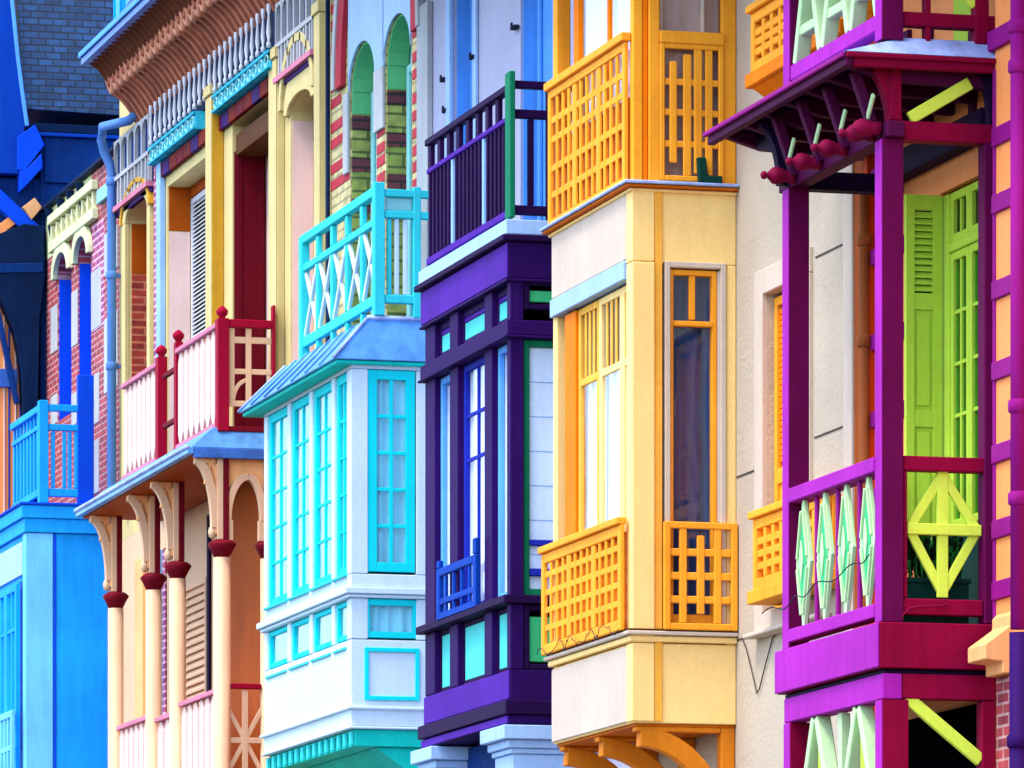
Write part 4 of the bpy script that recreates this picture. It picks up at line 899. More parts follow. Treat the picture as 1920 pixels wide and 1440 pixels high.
# tympanum: area above the two small arches inside the big arch
tm = MB('stone_white')
for c in ((wa0 + wa1) / 2, (wb0 + wb1) / 2):
    h = (wa1 - wa0) / 2
    for i in range(12):
        a, b = R(180 - 15 * i), R(165 - 15 * i); x0, x1 = c + h * math.cos(a), c + h * math.cos(b)
        f = lambda x: spA + .08 + (ra + .15) * 1.25 * math.sqrt(max(0, 1 - ((x - ca) / (ra + .15)) ** 2))
        tm.fpoly(WALL, [(x0, spA + .34 * math.sin(a)), (x1, spA + .34 * math.sin(b)), (x1, f(x1)), (x0, f(x0))], .003, .02, 'pale_blue')
    
tm.fpoly(WALL, [(wa1, spA), (wb0, spA), (wb0, f(wb0)), (wa1, f(wa1))], .003, .02, 'pale_blue'); tm.build('tympanum', HT, bevel=0)
mb = MB('red_band'); mb.arch_band(WALL, ca, spA + .08, ra + .16, ra + .36, 1.24, 1.2, .003, .05, 'red_band', seg=26); mb.build('arch_ring', HT, bevel=.004)
mb = MB('stone_white'); mb.arch_band(WALL, ca, spA + .08, ra + .37, ra + .46, 1.2, 1.18, .003, .065, 'stone_white', seg=26); mb.build('hood_mould', HT)
# red brick bands on the front, in pairs with a cream joint
def band(pa, pb, py, hh, ref):
    z = WALL.z(py, ref); 
    mb = MB('red_band')
    for dz in (-.07, .07): mb.fbox(WALL, WALL.u(pa) + .002, WALL.u(pb), z + dz - .042, z + dz + .042, -.02, .006, 'red_band')
    mb.build('brick_band', HT, bevel=.003)
for py in (20, 95, 168, 244, 322): band(621, 640 if py < 200 else 656, py, .1, 640)
for py in (188, 262, 318): band(707, 722, py, .1, 714)
for py in (-30, 40, 118, 196, 262, 325): band(774, 791, py, .1, 784)
# reveals: green plaster above, olive brick with dark bands below
for a, ref, g0 in ((wa0, 680, 215), (wb0, 745, 168)):
    S = Side(a); m_ = lambda py: S.z(py, ref)
    mb = MB('green_reveal'); mb.box(a + .001, a + .014, .015, T - .05, m_(g0), spA, 'green_reveal'); mb.build('reveal', HT, bevel=0, label='green plastered upper reveal of an arched window')
    mb = MB('olive_side'); mb.box(a + .001, a + .012, .015, T - .05, zW, m_(g0 + 1), 'olive_side'); mb.build('reveal', HT, bevel=0, label='olive brick lower reveal of an arched window')
    for q in range(3):
        mb = MB('band_side'); mb.box(a + .002, a + .018, .012, T - .045, m_(g0 + 30 + 78 * q), m_(g0 + 3 + 78 * q), 'band_side'); mb.build('brick_band', HT, bevel=0)
for a, b in ((wa0, wa1), (wb0, wb1)):
    mb = MB('teal'); mb.box(a, b, T - .04, T + .05, zW, spA + .36, 'teal_pale'); 
    mb.fframe(Front(T - .04), a + .02, b - .02, zW + .02, spA, .07, .002, .03, 'teal_pale'); mb.build('french_window', HT)
    mb = MB('green_reveal'); k = 10
    for i in range(k):
        t0, t1 = R(180 - 180 * i / k), R(180 - 180 * (i + 1) / k); c, h = (a + b) / 2, (b - a) / 2 - .002
        p = lambda t, s: (c + h * s * math.cos(t), spA + .338 * s * math.sin(t))
        mb.fpoly(WALL, [p(t0, 1), p(t1, 1), p(t1, .95), p(t0, .95)], -T + .05, -.015, 'green_reveal')
    mb.build('arch_soffit', HT, bevel=0)
# thin dark drain line at the party wall
mb = MB('navy_dark'); x = WALL.u(621); mb.tube([(x, -.03, 0), (x, -.03, TT)], .02, 'navy_dark', 8); mb.build('cable_duct', HT, bevel=0)
# ---- bay
zb, zb1 = zt_(1361), zt_(1326); zs0, zs1 = zt_(1113), zt_(1101); zmid = zt_(1075); zE = zt_(690)
zp0, zp1 = zt_(1312), zt_(1213); zq0, zq1 = zt_(1197), zt_(1117)
mb = MB('white_aqua')
mb.box(XTL + .10, XT - .10, -.62, -.004, zb + .05, zq0 - .004, 'white_aqua')
mb.box(XTL, XT, -.72, -.004, zb, zq0 - .006)
bt = mb.build('bay_window', HT)
mb = MB('white_aqua'); mb.box(XTL, XT, -.72, -.004, zs1 + .003, zmid, 'white_aqua'); mb.build('sill_wall', bt)
mb = MB('white_aqua'); mb.box(XTL, XT, -.72, -.004, zE, zt_(672), 'white_aqua'); mb.build('head_beam', bt)
mb = MB('white_aqua'); mb.box(XTL - .05, XT + .03, -.75, -.003, zb1 - .015, zb1 + .01, 'white_aqua'); mb.box(XTL - .03, XT + .02, -.74, -.003, zb - .02, zb - .002); mb.build('base_moulding', bt)
mb = MB('white_aqua'); mb.box(XTL - .055, XT + .045, -.775, -.003, zs0, zs1, 'white_aqua'); mb.box(XTL - .03, XT + .025, -.75, -.003, zs0 - .03, zs0 - .003); mb.build('sill', bt)
# sloping foot to the left: the apron flares out
# posts
fp = [FT.u(p) for p in (495, 541, 582, 624, 658)]
ypost = ST.u(690)
zz = [(zq0 + .0, zs0 - .032), (zmid + .003, zE - .003)]
for i, x in enumerate(fp):
    w = .10 if 0 < i < 4 else .11
    a, b = (x, x + w) if i == 0 else ((x - w / 2, x + w / 2) if i < 4 else (XT - .14, XT))
    mb = MB('white_aqua')
    for z0, z1 in zz: mb.box(a, b, -.72, ypost if i == 4 else -.62, z0, z1, 'white_aqua')
    mb.build('post', bt)
mb = MB('white_aqua')
for z0, z1 in zz: mb.box(XT - .10, XT, ST.u(781), -.005, z0, z1, 'white_aqua')
mb.build('post', bt)
for i in range(4):
    a = fp[i] + (.113 if i == 0 else .053); b = fp[i + 1] - .053 if i < 3 else XT - .143
    window(HT, FT, a, b, zmid + .006, zE - .006, 'turq', 'glass_clear', .07, 2, (.2, .4, .6, .8), .024, -.02, .035, 'curtain_turq', -.06, name='window')
    window(HT, FT, a, b, zq0 + .012, zs0 - .036, 'turq', 'glass_clear', .04, 1, (), .02, -.02, .035, 'curtain_turq', -.06, name='low_window')
    mb = MB('turq'); mb.fbox(FT, a, b, zq0 - .075, zq0 - .055, .001, .016, 'turq_soft'); mb.build('panel_bead', bt, bevel=.003)
    mb = MB('turq'); mb.fbox(FT, a - .02, b + .02, zmid - .012, zmid + .004, .0, .03, 'turq_soft'); mb.build('window_bead', bt, bevel=.003)
# side
sa, sb = ST.u(690.5), ST.u(779)
window(HT, ST, sa, sb, zt_(1070), zE - .006, 'turq', 'glass_clear', .075, 2, (.2, .4, .6, .8), .03, -.01, .04, 'curtain_aqua', -.065, name='window')
window(HT, ST, ST.u(683), ST.u(786), zq0 + .012, zs0 - .036, 'turq', 'glass_clear', .05, 1, (), .02, -.01, .04, 'curtain_aqua', -.065, name='low_window')
mb = MB('turq'); mb.fframe(ST, ST.u(683), ST.u(786), zp0, zp1, .035, .002, .018, 'turq'); mb.build('panel_frame', bt, bevel=.004)
mb = MB('interior'); mb.box(XTL + .25, XT - .25, -.42, -.01, zq0, zE, 'turq_soft'); mb.build('room_lining', bt, bevel=0)
# soffit with dentils
zk0, zk1 = zt_(1398), zt_(1365)
mb = MB('teal'); mb.box(XTL + .03, XT - .03, -.68, -.005, zk0, zb - .023, 'teal'); mb.build('soffit', bt)
nd = 15
for i in range(nd):
    x = fr(XTL + .06, XT - .08, i / (nd - 1)); mb = MB('white_aqua'); mb.box(x - .03, x + .03, -.71, -.683, zk0 + .01, zb - .04, 'turq_soft'); mb.build('dentil', bt, bevel=.004)
# curved underside below
mb = MB('teal'); mb.prism([(XTL + .1, -.5, zk0 - .003), (XTL + .1, -.005, zk0 - .003), (XTL + .1, -.005, zk0 - .35)], [(XT - .08, -.5, zk0 - .003), (XT - .08, -.005, zk0 - .003), (XT - .08, -.005, zk0 - .35)], 'teal'); mb.build('coving', bt)
# ---- zinc roof of the bay: hipped, with standing seams
XE_ = XT + .06; SE_ = Side(XE_); YE_ = SE_.u(625); FE_ = Front(YE_); ze = FE_.z(672, 625); XEl = FE_.u(447)
zr = zt_(594); YBk = ST.u(692); 
ER = [(XEl, YE_, ze), (XE_, YE_, ze), (XE_, -.004, ze), (XEl, -.004, ze)]
TOP = [(XTL + .16, YBk, zr), (XT - .06, YBk, zr), (XT - .06, -.004, zr), (XTL + .16, -.004, zr)]
mb = MB('zinc_blue'); mb.prism(ER, TOP, 'zinc_blue'); rf = mb.build('bay_roof', HT)
mb = MB('teal_pale'); mb.box(XEl + .03, XE_ - .02, YE_ + .03, -.005, ze - .035, ze - .003, 'teal'); mb.build('eave_board', rf)
for k in range(1, 7):
    mb = MB('zinc_light')
    t = k / 7; a = Vector(ER[0]).lerp(Vector(ER[1]), t); b = Vector(TOP[0]).lerp(Vector(TOP[1]), t); mb.tube([a + Vector((0, -.004, .012)), b + Vector((0, -.004, .004))], .009, 'zinc_blue', 6); mb.build('roof_seam', rf, bevel=0)
for k in (0, 1): mb = MB('zinc_light'); mb.tube([Vector(ER[k]) + Vector((0, 0, .012)), Vector(TOP[k]) + Vector((0, 0, .006))], .014, 'zinc_light', 6); mb.build('roof_seam', rf, bevel=0)
mb = MB('zinc_light'); mb.tube([Vector(TOP[1]) + Vector((0, 0, .01)), Vector(TOP[2]) + Vector((0, 0, .01))], .02, 'zinc_light', 6); mb.build('roof_seam', rf, bevel=0)
# ---- turquoise balcony on top
XQ = XT - .03; SQ = Side(XQ); YQ = SQ.u(705); FQ = Front(YQ); zq_ = lambda py: FQ.z(py, 706)
QL = FQ.u(562); q1 = SQ.u(722)
mb = MB('turq')
mb.box(QL, XQ - .09, YQ, YQ + .07, zq_(363), zq_(345), 'turq_soft'); bq = mb.build('balcony', HT)
def qrail(pa, pb, nm): m = MB('turq'); m.box(QL + .004, XQ - .093, YQ + .008, YQ + .06, zq_(pb), zq_(pa), 'turq_soft'); m.build(nm, bq)
qrail(404, 418, 'middle_rail'); qrail(548, 568, 'bottom_rail')
mb = MB('turq'); mb.box(XQ - .09, XQ, YQ - .012, q1, zq_(590), zq_(340), 'turq_soft'); mb.build('corner_post', bq)
mb = MB('turq'); mb.box(QL - .003, QL + .09, YQ - .01, YQ + .065, zq_(600), zq_(349), 'turq_soft'); mb.build('post', bq)
n = 5; xs = [fr(QL + .05, XQ - .05, i / n) for i in range(n + 1)]
for i in range(n):
    a, b = xs[i] + .04, xs[i + 1] - .04
    if i: mb = MB('turq'); mb.box(xs[i] - .038, xs[i] + .038, YQ + .012, YQ + .056, zq_(547), zq_(419), 'turq_soft'); mb.box(xs[i] - .038, xs[i] + .038, YQ + .012, YQ + .056, zq_(403), zq_(364)); mb.box(xs[i] - .03, xs[i] + .03, YQ + .012, YQ + .056, zq_(592), zq_(569)); mb.build('baluster', bq)
    mb = MB('white_aqua'); z0, z1 = zq_(547), zq_(420); mb.fbar(FQ, (a, z0), (b, z1), .045, -.045, -.015, 'white_aqua'); mb.fbar(FQ, (a, z1), (b, z0), .045, -.052, -.022); mb.build('cross_brace', bq)
ya, yb = q1 + .003, -.01
for pa, pb in ((352, 366), (392, 406), (550, 566)): mb = MB('turq'); mb.box(XQ - .075, XQ - .008, ya, yb, zq_(pb), zq_(pa), 'turq_soft'); mb.build('side_rail', bq)
mb = MB('turq'); mb.box(XQ - .08, XQ - .004, SQ.u(776), SQ.u(790), zq_(592), zq_(346), 'turq_soft'); mb.build('post', bq)
for p in (728, 742, 758): mb = MB('white_aqua'); mb.box(XQ - .06, XQ - .025, SQ.u(p), SQ.u(p + 8), zq_(549), zq_(407), 'white_aqua' if p > 730 else 'turq_soft'); mb.build('baluster', bq)
mb = MB('teal_pale'); mb.box(XQ - .055, XQ - .035, ya + .01, SQ.u(775), zq_(391), zq_(367), 'teal_pale'); mb.build('panel', bq)
# ================================================================ PINK HOUSE (veranda on columns, coved cornice)
YK = -.60; FK = Front(YK); C4 = 413; XK4 = FK.u(C4); SK = Side(XK4)
zk = lambda py: FK.z(py, C4)
KXL = WALL.u(224); KXR = TXL - .004
HK = thing('pink_house', 'cream house with a pink fretwork balcony, arched timber veranda and deep coved cornice', 'house', ((KXL + KXR) / 2, 0, 0))
wz = lambda py, px: WALL.z(py, px)
zCB = wz(233, 262)                                   # foot of the coved cornice
zCB2 = zCB
zLw = zk(800)
# ---- wall: lower and upper storey with openings
T = .5
ops = [  # px0, px1, z0, spring, rise, T
    (243, 284, zk(800), wz(405, 262), .16), (314, 393, zk(800), wz(330, 340), 0), (436, 508, zk(800), wz(215, 460), 0), (545, 590, zk(800), wz(205, 560), .12)]
mb = MB('cream'); prev = KXL; zt4 = zCB + .9; zmid4 = zk(845)
for p0, p1, z0, sp, rise in ops:
    a, b = WALL.u(p0), WALL.u(p1)
    mb.box(prev, a, 0, T, zmid4, zt4, 'cream')
    mb.box(a, b, 0, T, zmid4, z0)
    if rise: mb.arch_head(WALL, a, b, sp, zt4, rise, -T, 0, 'cream')
    else: mb.box(a, b, 0, T, sp, zt4)
    prev = b
mb.box(prev, KXR, 0, T, zmid4, zt4); mb.build('wall', HK, bevel=0)
mb = MB('peach_light'); mb.box(KXL, WALL.u(432), 0, T, 0, zmid4 - .002, 'peach_light'); mb.build('lower_wall', HK, bevel=0)
mb = MB('brown_orange'); mb.box(WALL.u(432) + .002, KXR, 0, T, 0, zmid4 - .002, 'brown_orange'); mb.build('lower_wall', HK, bevel=0, label='brown orange boarded wall at the end of the veranda')
mb = MB('cream'); mb.box(KXL, KXR, T + .25, 8, 0, zt4, 'cream'); mb.build('rear_wall', HK, bevel=0)
# arch window far left: ring, louvred red shutter, pale tympanum
def louvre(par, F, u0, u1, z0, z1, n, m, mat, nm='shutter', fw=.05, depth=.04, split=None, label=None):
    mb = MB(mat); mb.fframe(F, u0, u1, z0, z1, fw, n - depth, n, mat)
    k = max(4, int((z1 - z0 - 2 * fw) / m)); 
    for i in range(k):
        z = fr(z0 + fw, z1 - fw, i / k); h = (z1 - z0 - 2 * fw) / k
        a, b = u0 + fw, u1 - fw
        q = [(z, n - .004), (z + h * .25, n - .002), (z + h * .95, n - depth + .004), (z + h * .7, n - depth + .002)]
        mb.prism([F.P(a, zz, nn) for zz, nn in q], [F.P(b, zz, nn) for zz, nn in q])
    return mb.build(nm, par, bevel=0, label=label)
a, b = WALL.u(243), WALL.u(284); sp = wz(405, 262)
mb = MB('cream'); c = (a + b) / 2; h = (b - a) / 2
mb.arch_band(WALL, c, sp, h + .003, h + .13, .17 / h, .3 / (h + .13), .002, .05, 'cream'); mb.arch_band(WALL, c, sp, h + .135, h + .19, .31 / (h + .135), .36 / (h + .19), .002, .07, 'ochre')
mb.fbox(WALL, a - .13, a - .003, zk(800), sp, .002, .05, 'cream'); mb.fbox(WALL, b + .003, b + .13, zk(800), sp, .002, .05); mb.build('arch_moulding', HK)
louvre(HK, Front(.24), a + .01, (a + b) / 2 - .004, zk(790), wz(488, 262), 0, .07, 'crimson_dark'); louvre(HK, Front(.24), (a + b) / 2 + .004, b - .01, zk(790), wz(488, 262), 0, .07, 'crimson_dark')
mb = MB('brown_orange'); mb.box(a, b, .245, .3, wz(484, 262), sp + .17, 'brown_orange'); mb.build('tympanum', HK, bevel=0)
mb = MB('brown_orange'); mb.box(a + .001, a + .015, .02, .24, zk(790), wz(500, 262), 'brick_red_side'); mb.box(a + .001, a + .015, .02, .24, wz(499, 262), sp, 'brown_orange'); mb.build('reveal', HK, bevel=0)
# plum brick strip and blue board between the first two openings
mb = MB('brick_plum'); mb.fbox(WALL, WALL.u(287) + .13, WALL.u(303), zmid4, wz(310, 290), .002, .02, 'brick_plum'); mb.build('brick_strip', HK, bevel=0)
mb = MB('blue_line'); mb.fbox(WALL, WALL.u(304), WALL.u(311), zmid4, wz(298, 305), .002, .06, 'blue_line'); mb.build('corner_board', HK)
# second opening: pale jamb, white louvred shutter
a, b = WALL.u(314), WALL.u(393); S = Side(a)
mb = MB('pink_white'); mb.box(a + .001, a + .012, .015, .22, zk(800), S.z(435, 335), 'pink_white'); mb.build('reveal', HK, bevel=0)
mb = MB('brown_orange'); mb.box(a + .001, a + .012, .015, .22, S.z(433, 335), wz(330, 340), 'brown_orange'); mb.build('reveal', HK, bevel=0)
F = Front(.23); louvre(HK, F, a + .004, fr(a, b, .5), zk(800), wz(352, 340), 0, .04, 'white', label='white louvred shutter leaf above the pink balcony'); louvre(HK, F, fr(a, b, .5) + .006, b - .004, zk(800), wz(352, 340), 0, .04, 'white', label='white louvred shutter leaf above the pink balcony')
mb = MB('brown'); mb.box(a, b, .22, .3, wz(350, 340), wz(328, 340), 'brown_orange'); mb.build('lintel', HK)
# ochre sided pilasters
def pilaster(px, w, d, zb_, zt_, side='ochre', front='cream'):
    x1 = WALL.u(px); mb = MB(side); mb.box(x1 - w, x1, -d, -.002, zb_, zt_, side); mb.fbox(Front(-d), x1 - w + .003, x1 - .003, zb_ + .002, zt_ - .002, .001, .012, front)
    mb.box(x1 - w - .02, x1 + .02, -d - .03, -.002, zt_ + .003, zt_ + .10, front); return mb.build('pilaster', HK)
pilaster(420, .26, .11, zmid4 + .1, wz(185, 412))
pilaster(534, .30, .07, zmid4 + .1, wz(120, 520), 'cream'); pilaster(614, .22, .06, zmid4 + .1, wz(30, 605), 'cream', 'cream')
# doorway with a deep red leaf folded against the jamb
a, b = WALL.u(436), WALL.u(508)
mb = MB('wine'); mb.box(a + .002, a + .045, .012, .30, zk(800), wz(270, 455), 'wine'); mb.fframe(Side(a + .045), .03, .29, zk(790), wz(275, 455), .05, .001, .012, 'wine'); mb.build('door', HK)
mb = MB('pink_white'); mb.box(a, b, .31, .36, zk(800), wz(200, 470), 'pink_white'); mb.fframe(Front(.31), a + .30, b - .02, zk(795), wz(265, 470), .06, .001, .03, 'pink_white'); mb.build('door', HK, label='pale pink door leaf at the back of the opening')
mb = MB('brown'); mb.box(a + .05, b, .02, .30, wz(268, 470), wz(228, 470), 'brown'); mb.build('lintel', HK)
# arched niche at the right
a, b = WALL.u(545), WALL.u(590); sp = wz(205, 560); c = (a + b) / 2; h = (b - a) / 2
mb = MB('cream'); mb.arch_band(WALL, c, sp, h + .003, h + .12, .12 / h, .42 / (h + .12), .002, .04, 'cream'); mb.arch_band(WALL, c, sp + .06, h + .13, h + .21, .5 / (h + .13), .58 / (h + .21), .002, .07, 'cream'); mb.build('arch_moulding', HK)
mb = MB('pink_white'); mb.box(a, b, .24, .30, zk(830), wz(255, 560), 'pink_white'); mb.build('door', HK)
mb = MB('soffit_brown'); mb.box(a, b, .20, .24, wz(252, 560), sp + .13, 'soffit_brown'); mb.build('tympanum', HK, bevel=0)
mb = MB('pink_white'); mb.box(a + .001, a + .012, .015, .2, zk(830), wz(215, 560), 'pink_white'); mb.build('reveal', HK, bevel=0)
# ---- frieze: turquoise beam, balusters, painted strip below
fa, fb = WALL.u(300), WALL.u(527); F8 = Front(-.10)
zf0, zf1 = wz(232, 400), wz(197, 400)
mb = MB('frieze_blue'); mb.box(fa, WALL.u(398) - .28, -.10, -.002, zf0, zf1, 'frieze_blue'); mb.box(WALL.u(420) + .01, fb, -.10, -.002, zf0, zf1); fz = mb.build('frieze', HK)
mb = MB('frieze_red')
for i in range(16):
    x0, x1 = fr(fa, fb, i / 16) + .01, fr(fa, fb, (i + 1) / 16) - .01; mb.box(x0, x1, -.05, -.003, zf0 - .15, zf0 - .012, ('frieze_red', 'frieze_violet', 'frieze_red', 'crimson_dark')[i % 4])
mb.build('painted_frieze', fz)['kind'] = 'thing'
mb = MB('navy_dark'); mb.box(fa, fb, -.03, -.002, zf1 + .002, zCB + .02, 'navy_dark'); mb.build('frieze_ground', fz)
for (q0, q1) in ((fa, WALL.u(398) - .28), (WALL.u(420) + .01, fb)):
    nn = max(3, int((q1 - q0) / .22))
    for i in range(nn):
        x0 = fr(q0, q1, i / nn); x1 = fr(q0, q1, (i + 1) / nn); zc = (zf0 + zf1) / 2; mb = MB('teal_pale'); mb.tube([((x0 + x1) / 2 + .075 * math.cos(R(30 * k)), -.105, zc + .055 * math.sin(R(30 * k))) for k in range(13)], .012, 'teal_pale', 5); mb.build('rosette', fz, bevel=0)
    mb = MB('frieze_blue'); mb.box(q0, q1, -.125, -.103, zf1 - .035, zf1 - .004, 'frieze_blue'); mb.box(q0, q1, -.125, -.103, zf0 + .004, zf0 + .03); mb.build('moulding', fz)
zb0, zb1 = zf1 + .02, zCB + .0
nb = 24
for i in range(nb):
    x = fr(fa + .05, fb - .05, i / (nb - 1))
    h = zb1 - zb0
    mb = MB('stone_white'); mb.lathe((x, -.10), [(.022, zb0), (.022, zb0 + .04), (.010, zb0 + .06), (.024, zb0 + h * .35), (.010, zb0 + h * .75), (.020, zb0 + h * .86), (.020, zb1)], 'white', 8); mb.build('baluster', fz, bevel=0)
# arcaded stone panels at both ends of the frieze
for p0, p1, k in ((226, 291, 5), (530, 600, 6)):
    a, b = WALL.u(p0), WALL.u(p1); z1 = zCB - .02; z0 = zf0 - .10
    mb = MB('stone_white'); mb.fbox(WALL, a, b, z0 - .05, z0 - .003, .002, .09, 'pink'); mb.fbox(WALL, a, b, z0 - .1, z0 - .053, .002, .05, 'frieze_violet')
    mb.fbox(WALL, a, b, z0, z1, .001, .03, 'navy'); w = (b - a) / k
    zm_ = fr(z0, z1, .42)
    mb.fbox(WALL, a, b, zm_ - .02, zm_ + .02, .031, .075, 'stone_white')
    for i in range(k + 1): x = a + w * i; mb.fbox(WALL, max(a, x - .025), min(b, x + .025), z0 + .002, z1, .031, .07)
    for i in range(k): mb.arch_head(WALL, a + w * i + .026, a + w * (i + 1) - .026, z1 - .12, z1 - .002, .09, .031, .066, 'stone_white', 8)
    for i in range(k): x = a + w * (i + .5); mb.fbox(WALL, x - .02, x + .02, z0 + .002, zm_ - .022, .031, .065)
    mb.build('arcade_panel', HK, bevel=0)
# ---- coved cornice: two ribbed tiers and a scalloped roll between
XEnd = WALL.u(262); SEn = Side(XEnd)
g = (SEn.u(163), SEn.z(120, 163)); r_ = (SEn.u(207), SEn.z(166, 207)); w_ = (-.001, zCB)
def ribs(p0, p1, sag, amp, pitch, name, mat, par):
    n = 10; prof = []
    for j in range(n + 1):
        t = j / n; y = p0[0] + (p1[0] - p0[0]) * t; z = p0[1] + (p1[1] - p0[1]) * t + sag * math.sin(math.pi * t); prof.append((y, z))
    X0, X1 = XEnd, KXR - .01; k = int((X1 - X0) / pitch * 8); vs = []; 
    for i in range(k + 1):
        x = X0 + (X1 - X0) * i / k; d = amp * (abs(math.sin(math.pi * (x - X0) / pitch)) - .5)
        for j, (y, z) in enumerate(prof): e = d * min(1, 4 * min(j, n - j) / n + .25); vs.append((x, y - e * .7, z - e * .7))
    fs = [(i * (n + 1) + j, (i + 1) * (n + 1) + j, (i + 1) * (n + 1) + j + 1, i * (n + 1) + j + 1) for i in range(k) for j in range(n)]
    m0 = MB(mat); m0.smooth = True; m0.add(vs, fs, mat); m0.smooth = False
    # close the ends with the profile
    for i in (0, k):
        x = X0 + (X1 - X0) * i / k; m0.prism([(x, y, z) for y, z in prof] + [(p1[0], p0[1] + .05), (p0[0], p0[1] + .05)][0:0] + [(x, p1[0] + .004, p0[1])], [(x - (.01 if i else -.01), y, z) for y, z in prof] + [(x - (.01 if i else -.01), p1[0] + .004, p0[1])])
    o = m0.build(name, par, bevel=0); return o
mb = MB('lead'); mb.box(XEnd - .05, KXR, g[0] - .05, g[0] + .06, g[1] - .01, g[1] + .11, 'lead'); mb.box(XEnd - .07, KXR, g[0] - .075, g[0] - .053, g[1] + .06, g[1] + .12, 'sky_blue'); mb.box(XEnd - .03, KXR, g[0] - .02, .3, g[1] + .02, g[1] + .06, 'navy_dark'); cn = mb.build('cornice', HK)
ribs((r_[0] + .03, r_[1] - .02), w_, .05, .01, .19, 'cove', 'soffit_brown', cn)
def rib_row(p0, p1, sag, pitch, wd, mat):
    k = int((KXR - .02 - XEnd) / pitch)
    for i in range(k):
        x = XEnd + pitch * (i + .5); pts = []
        for j in range(9):
            t = j / 8; pts.append((p0[0] + (p1[0] - p0[0]) * t, p0[1] + (p1[1] - p0[1]) * t + sag * math.sin(math.pi * t) - .025))
        m = MB(mat); S = Side(x + wd / 2)
        for q in strip_poly(pts, .07): m.fpoly(S, q, -wd, 0, mat)
        m.build('rib', cn, bevel=0)
rib_row((r_[0] + .03, r_[1] - .02), w_, .05, .19, .085, 'terracotta')
ribs(g, (r_[0] - .03, r_[1] + .03), .05, .05, .19, 'cove', 'soffit_brown', cn)
k = int((KXR - XEnd) / .24)
m0 = MB('terracotta_light')
for i in range(k):
    x = XEnd + .24 * (i + .5); pts = []
    for j in range(9):
        t = R(180 * j / 8); pts.append((x + .095 * math.cos(t), r_[0] - .03 + .035 * math.sin(t), r_[1] - .15 * math.sin(t) + .10))
    m0.tube(pts, .036, 'terracotta_light', 6); m0.tube([(x + .05 * math.cos(R(180 * j / 6)), r_[0] - .04, r_[1] - .08 * math.sin(R(180 * j / 6)) + .09) for j in range(7)], .022, 'terracotta', 6)
m0.box(XEnd, KXR - .01, r_[0] + .0, r_[0] + .04, r_[1] - .03, r_[1] + .06, 'soffit_brown'); o = m0.build('scalloped_roll', cn, bevel=0)
mb = MB('slate_front'); mb.prism([(XEnd, g[0] + .1, g[1] + .1), (XEnd, .8, g[1] + 2.2), (XEnd, 8, g[1] + .1)], [(KXR, g[0] + .1, g[1] + .1), (KXR, .8, g[1] + 2.2), (KXR, 8, g[1] + .1)], 'slate_front'); mb.build('roof', HK)
# ---- awning roof of the veranda
XA = XK4 + .06; SA_ = Side(XA); YA = SA_.u(357); FA = Front(YA); za1, za0 = FA.z(838, 357), FA.z(851, 357); XAL = FA.u(148)
zat = SK.z(800, 395)
mb = MB('zinc_blue'); mb.prism([(XAL, YA, za1), (XA, YA, za1), (XA, -.004, za1), (XAL, -.004, za1)], [(XAL + .1, YA + .22, zat), (XA - .1, YA + .22, zat), (XA - .1, -.004, zat), (XAL + .1, -.004, zat)], 'zinc_blue'); aw = mb.build('veranda_roof', HK)
mb = MB('lead'); mb.box(XAL - .01, XA + .012, YA - .03, YA + .03, za0, za1 - .002, 'zinc_blue'); mb.tube([(XAL - .02, YA - .03, za1), (XA + .02, YA - .03, za1)], .022, 'zinc_light', 8); mb.build('gutter', aw)
mb = MB('lead'); mb.box(XA - .05, XA + .010, YA + .033, -.004, za0 - .03, za1 - .002, 'lead'); mb.build('fascia', aw)
mb = MB('orange_brown'); mb.box(XAL + .02, XA - .053, YA + .033, -.004, za0 - .015, za0 + .015, 'brown_orange'); mb.build('soffit', aw)
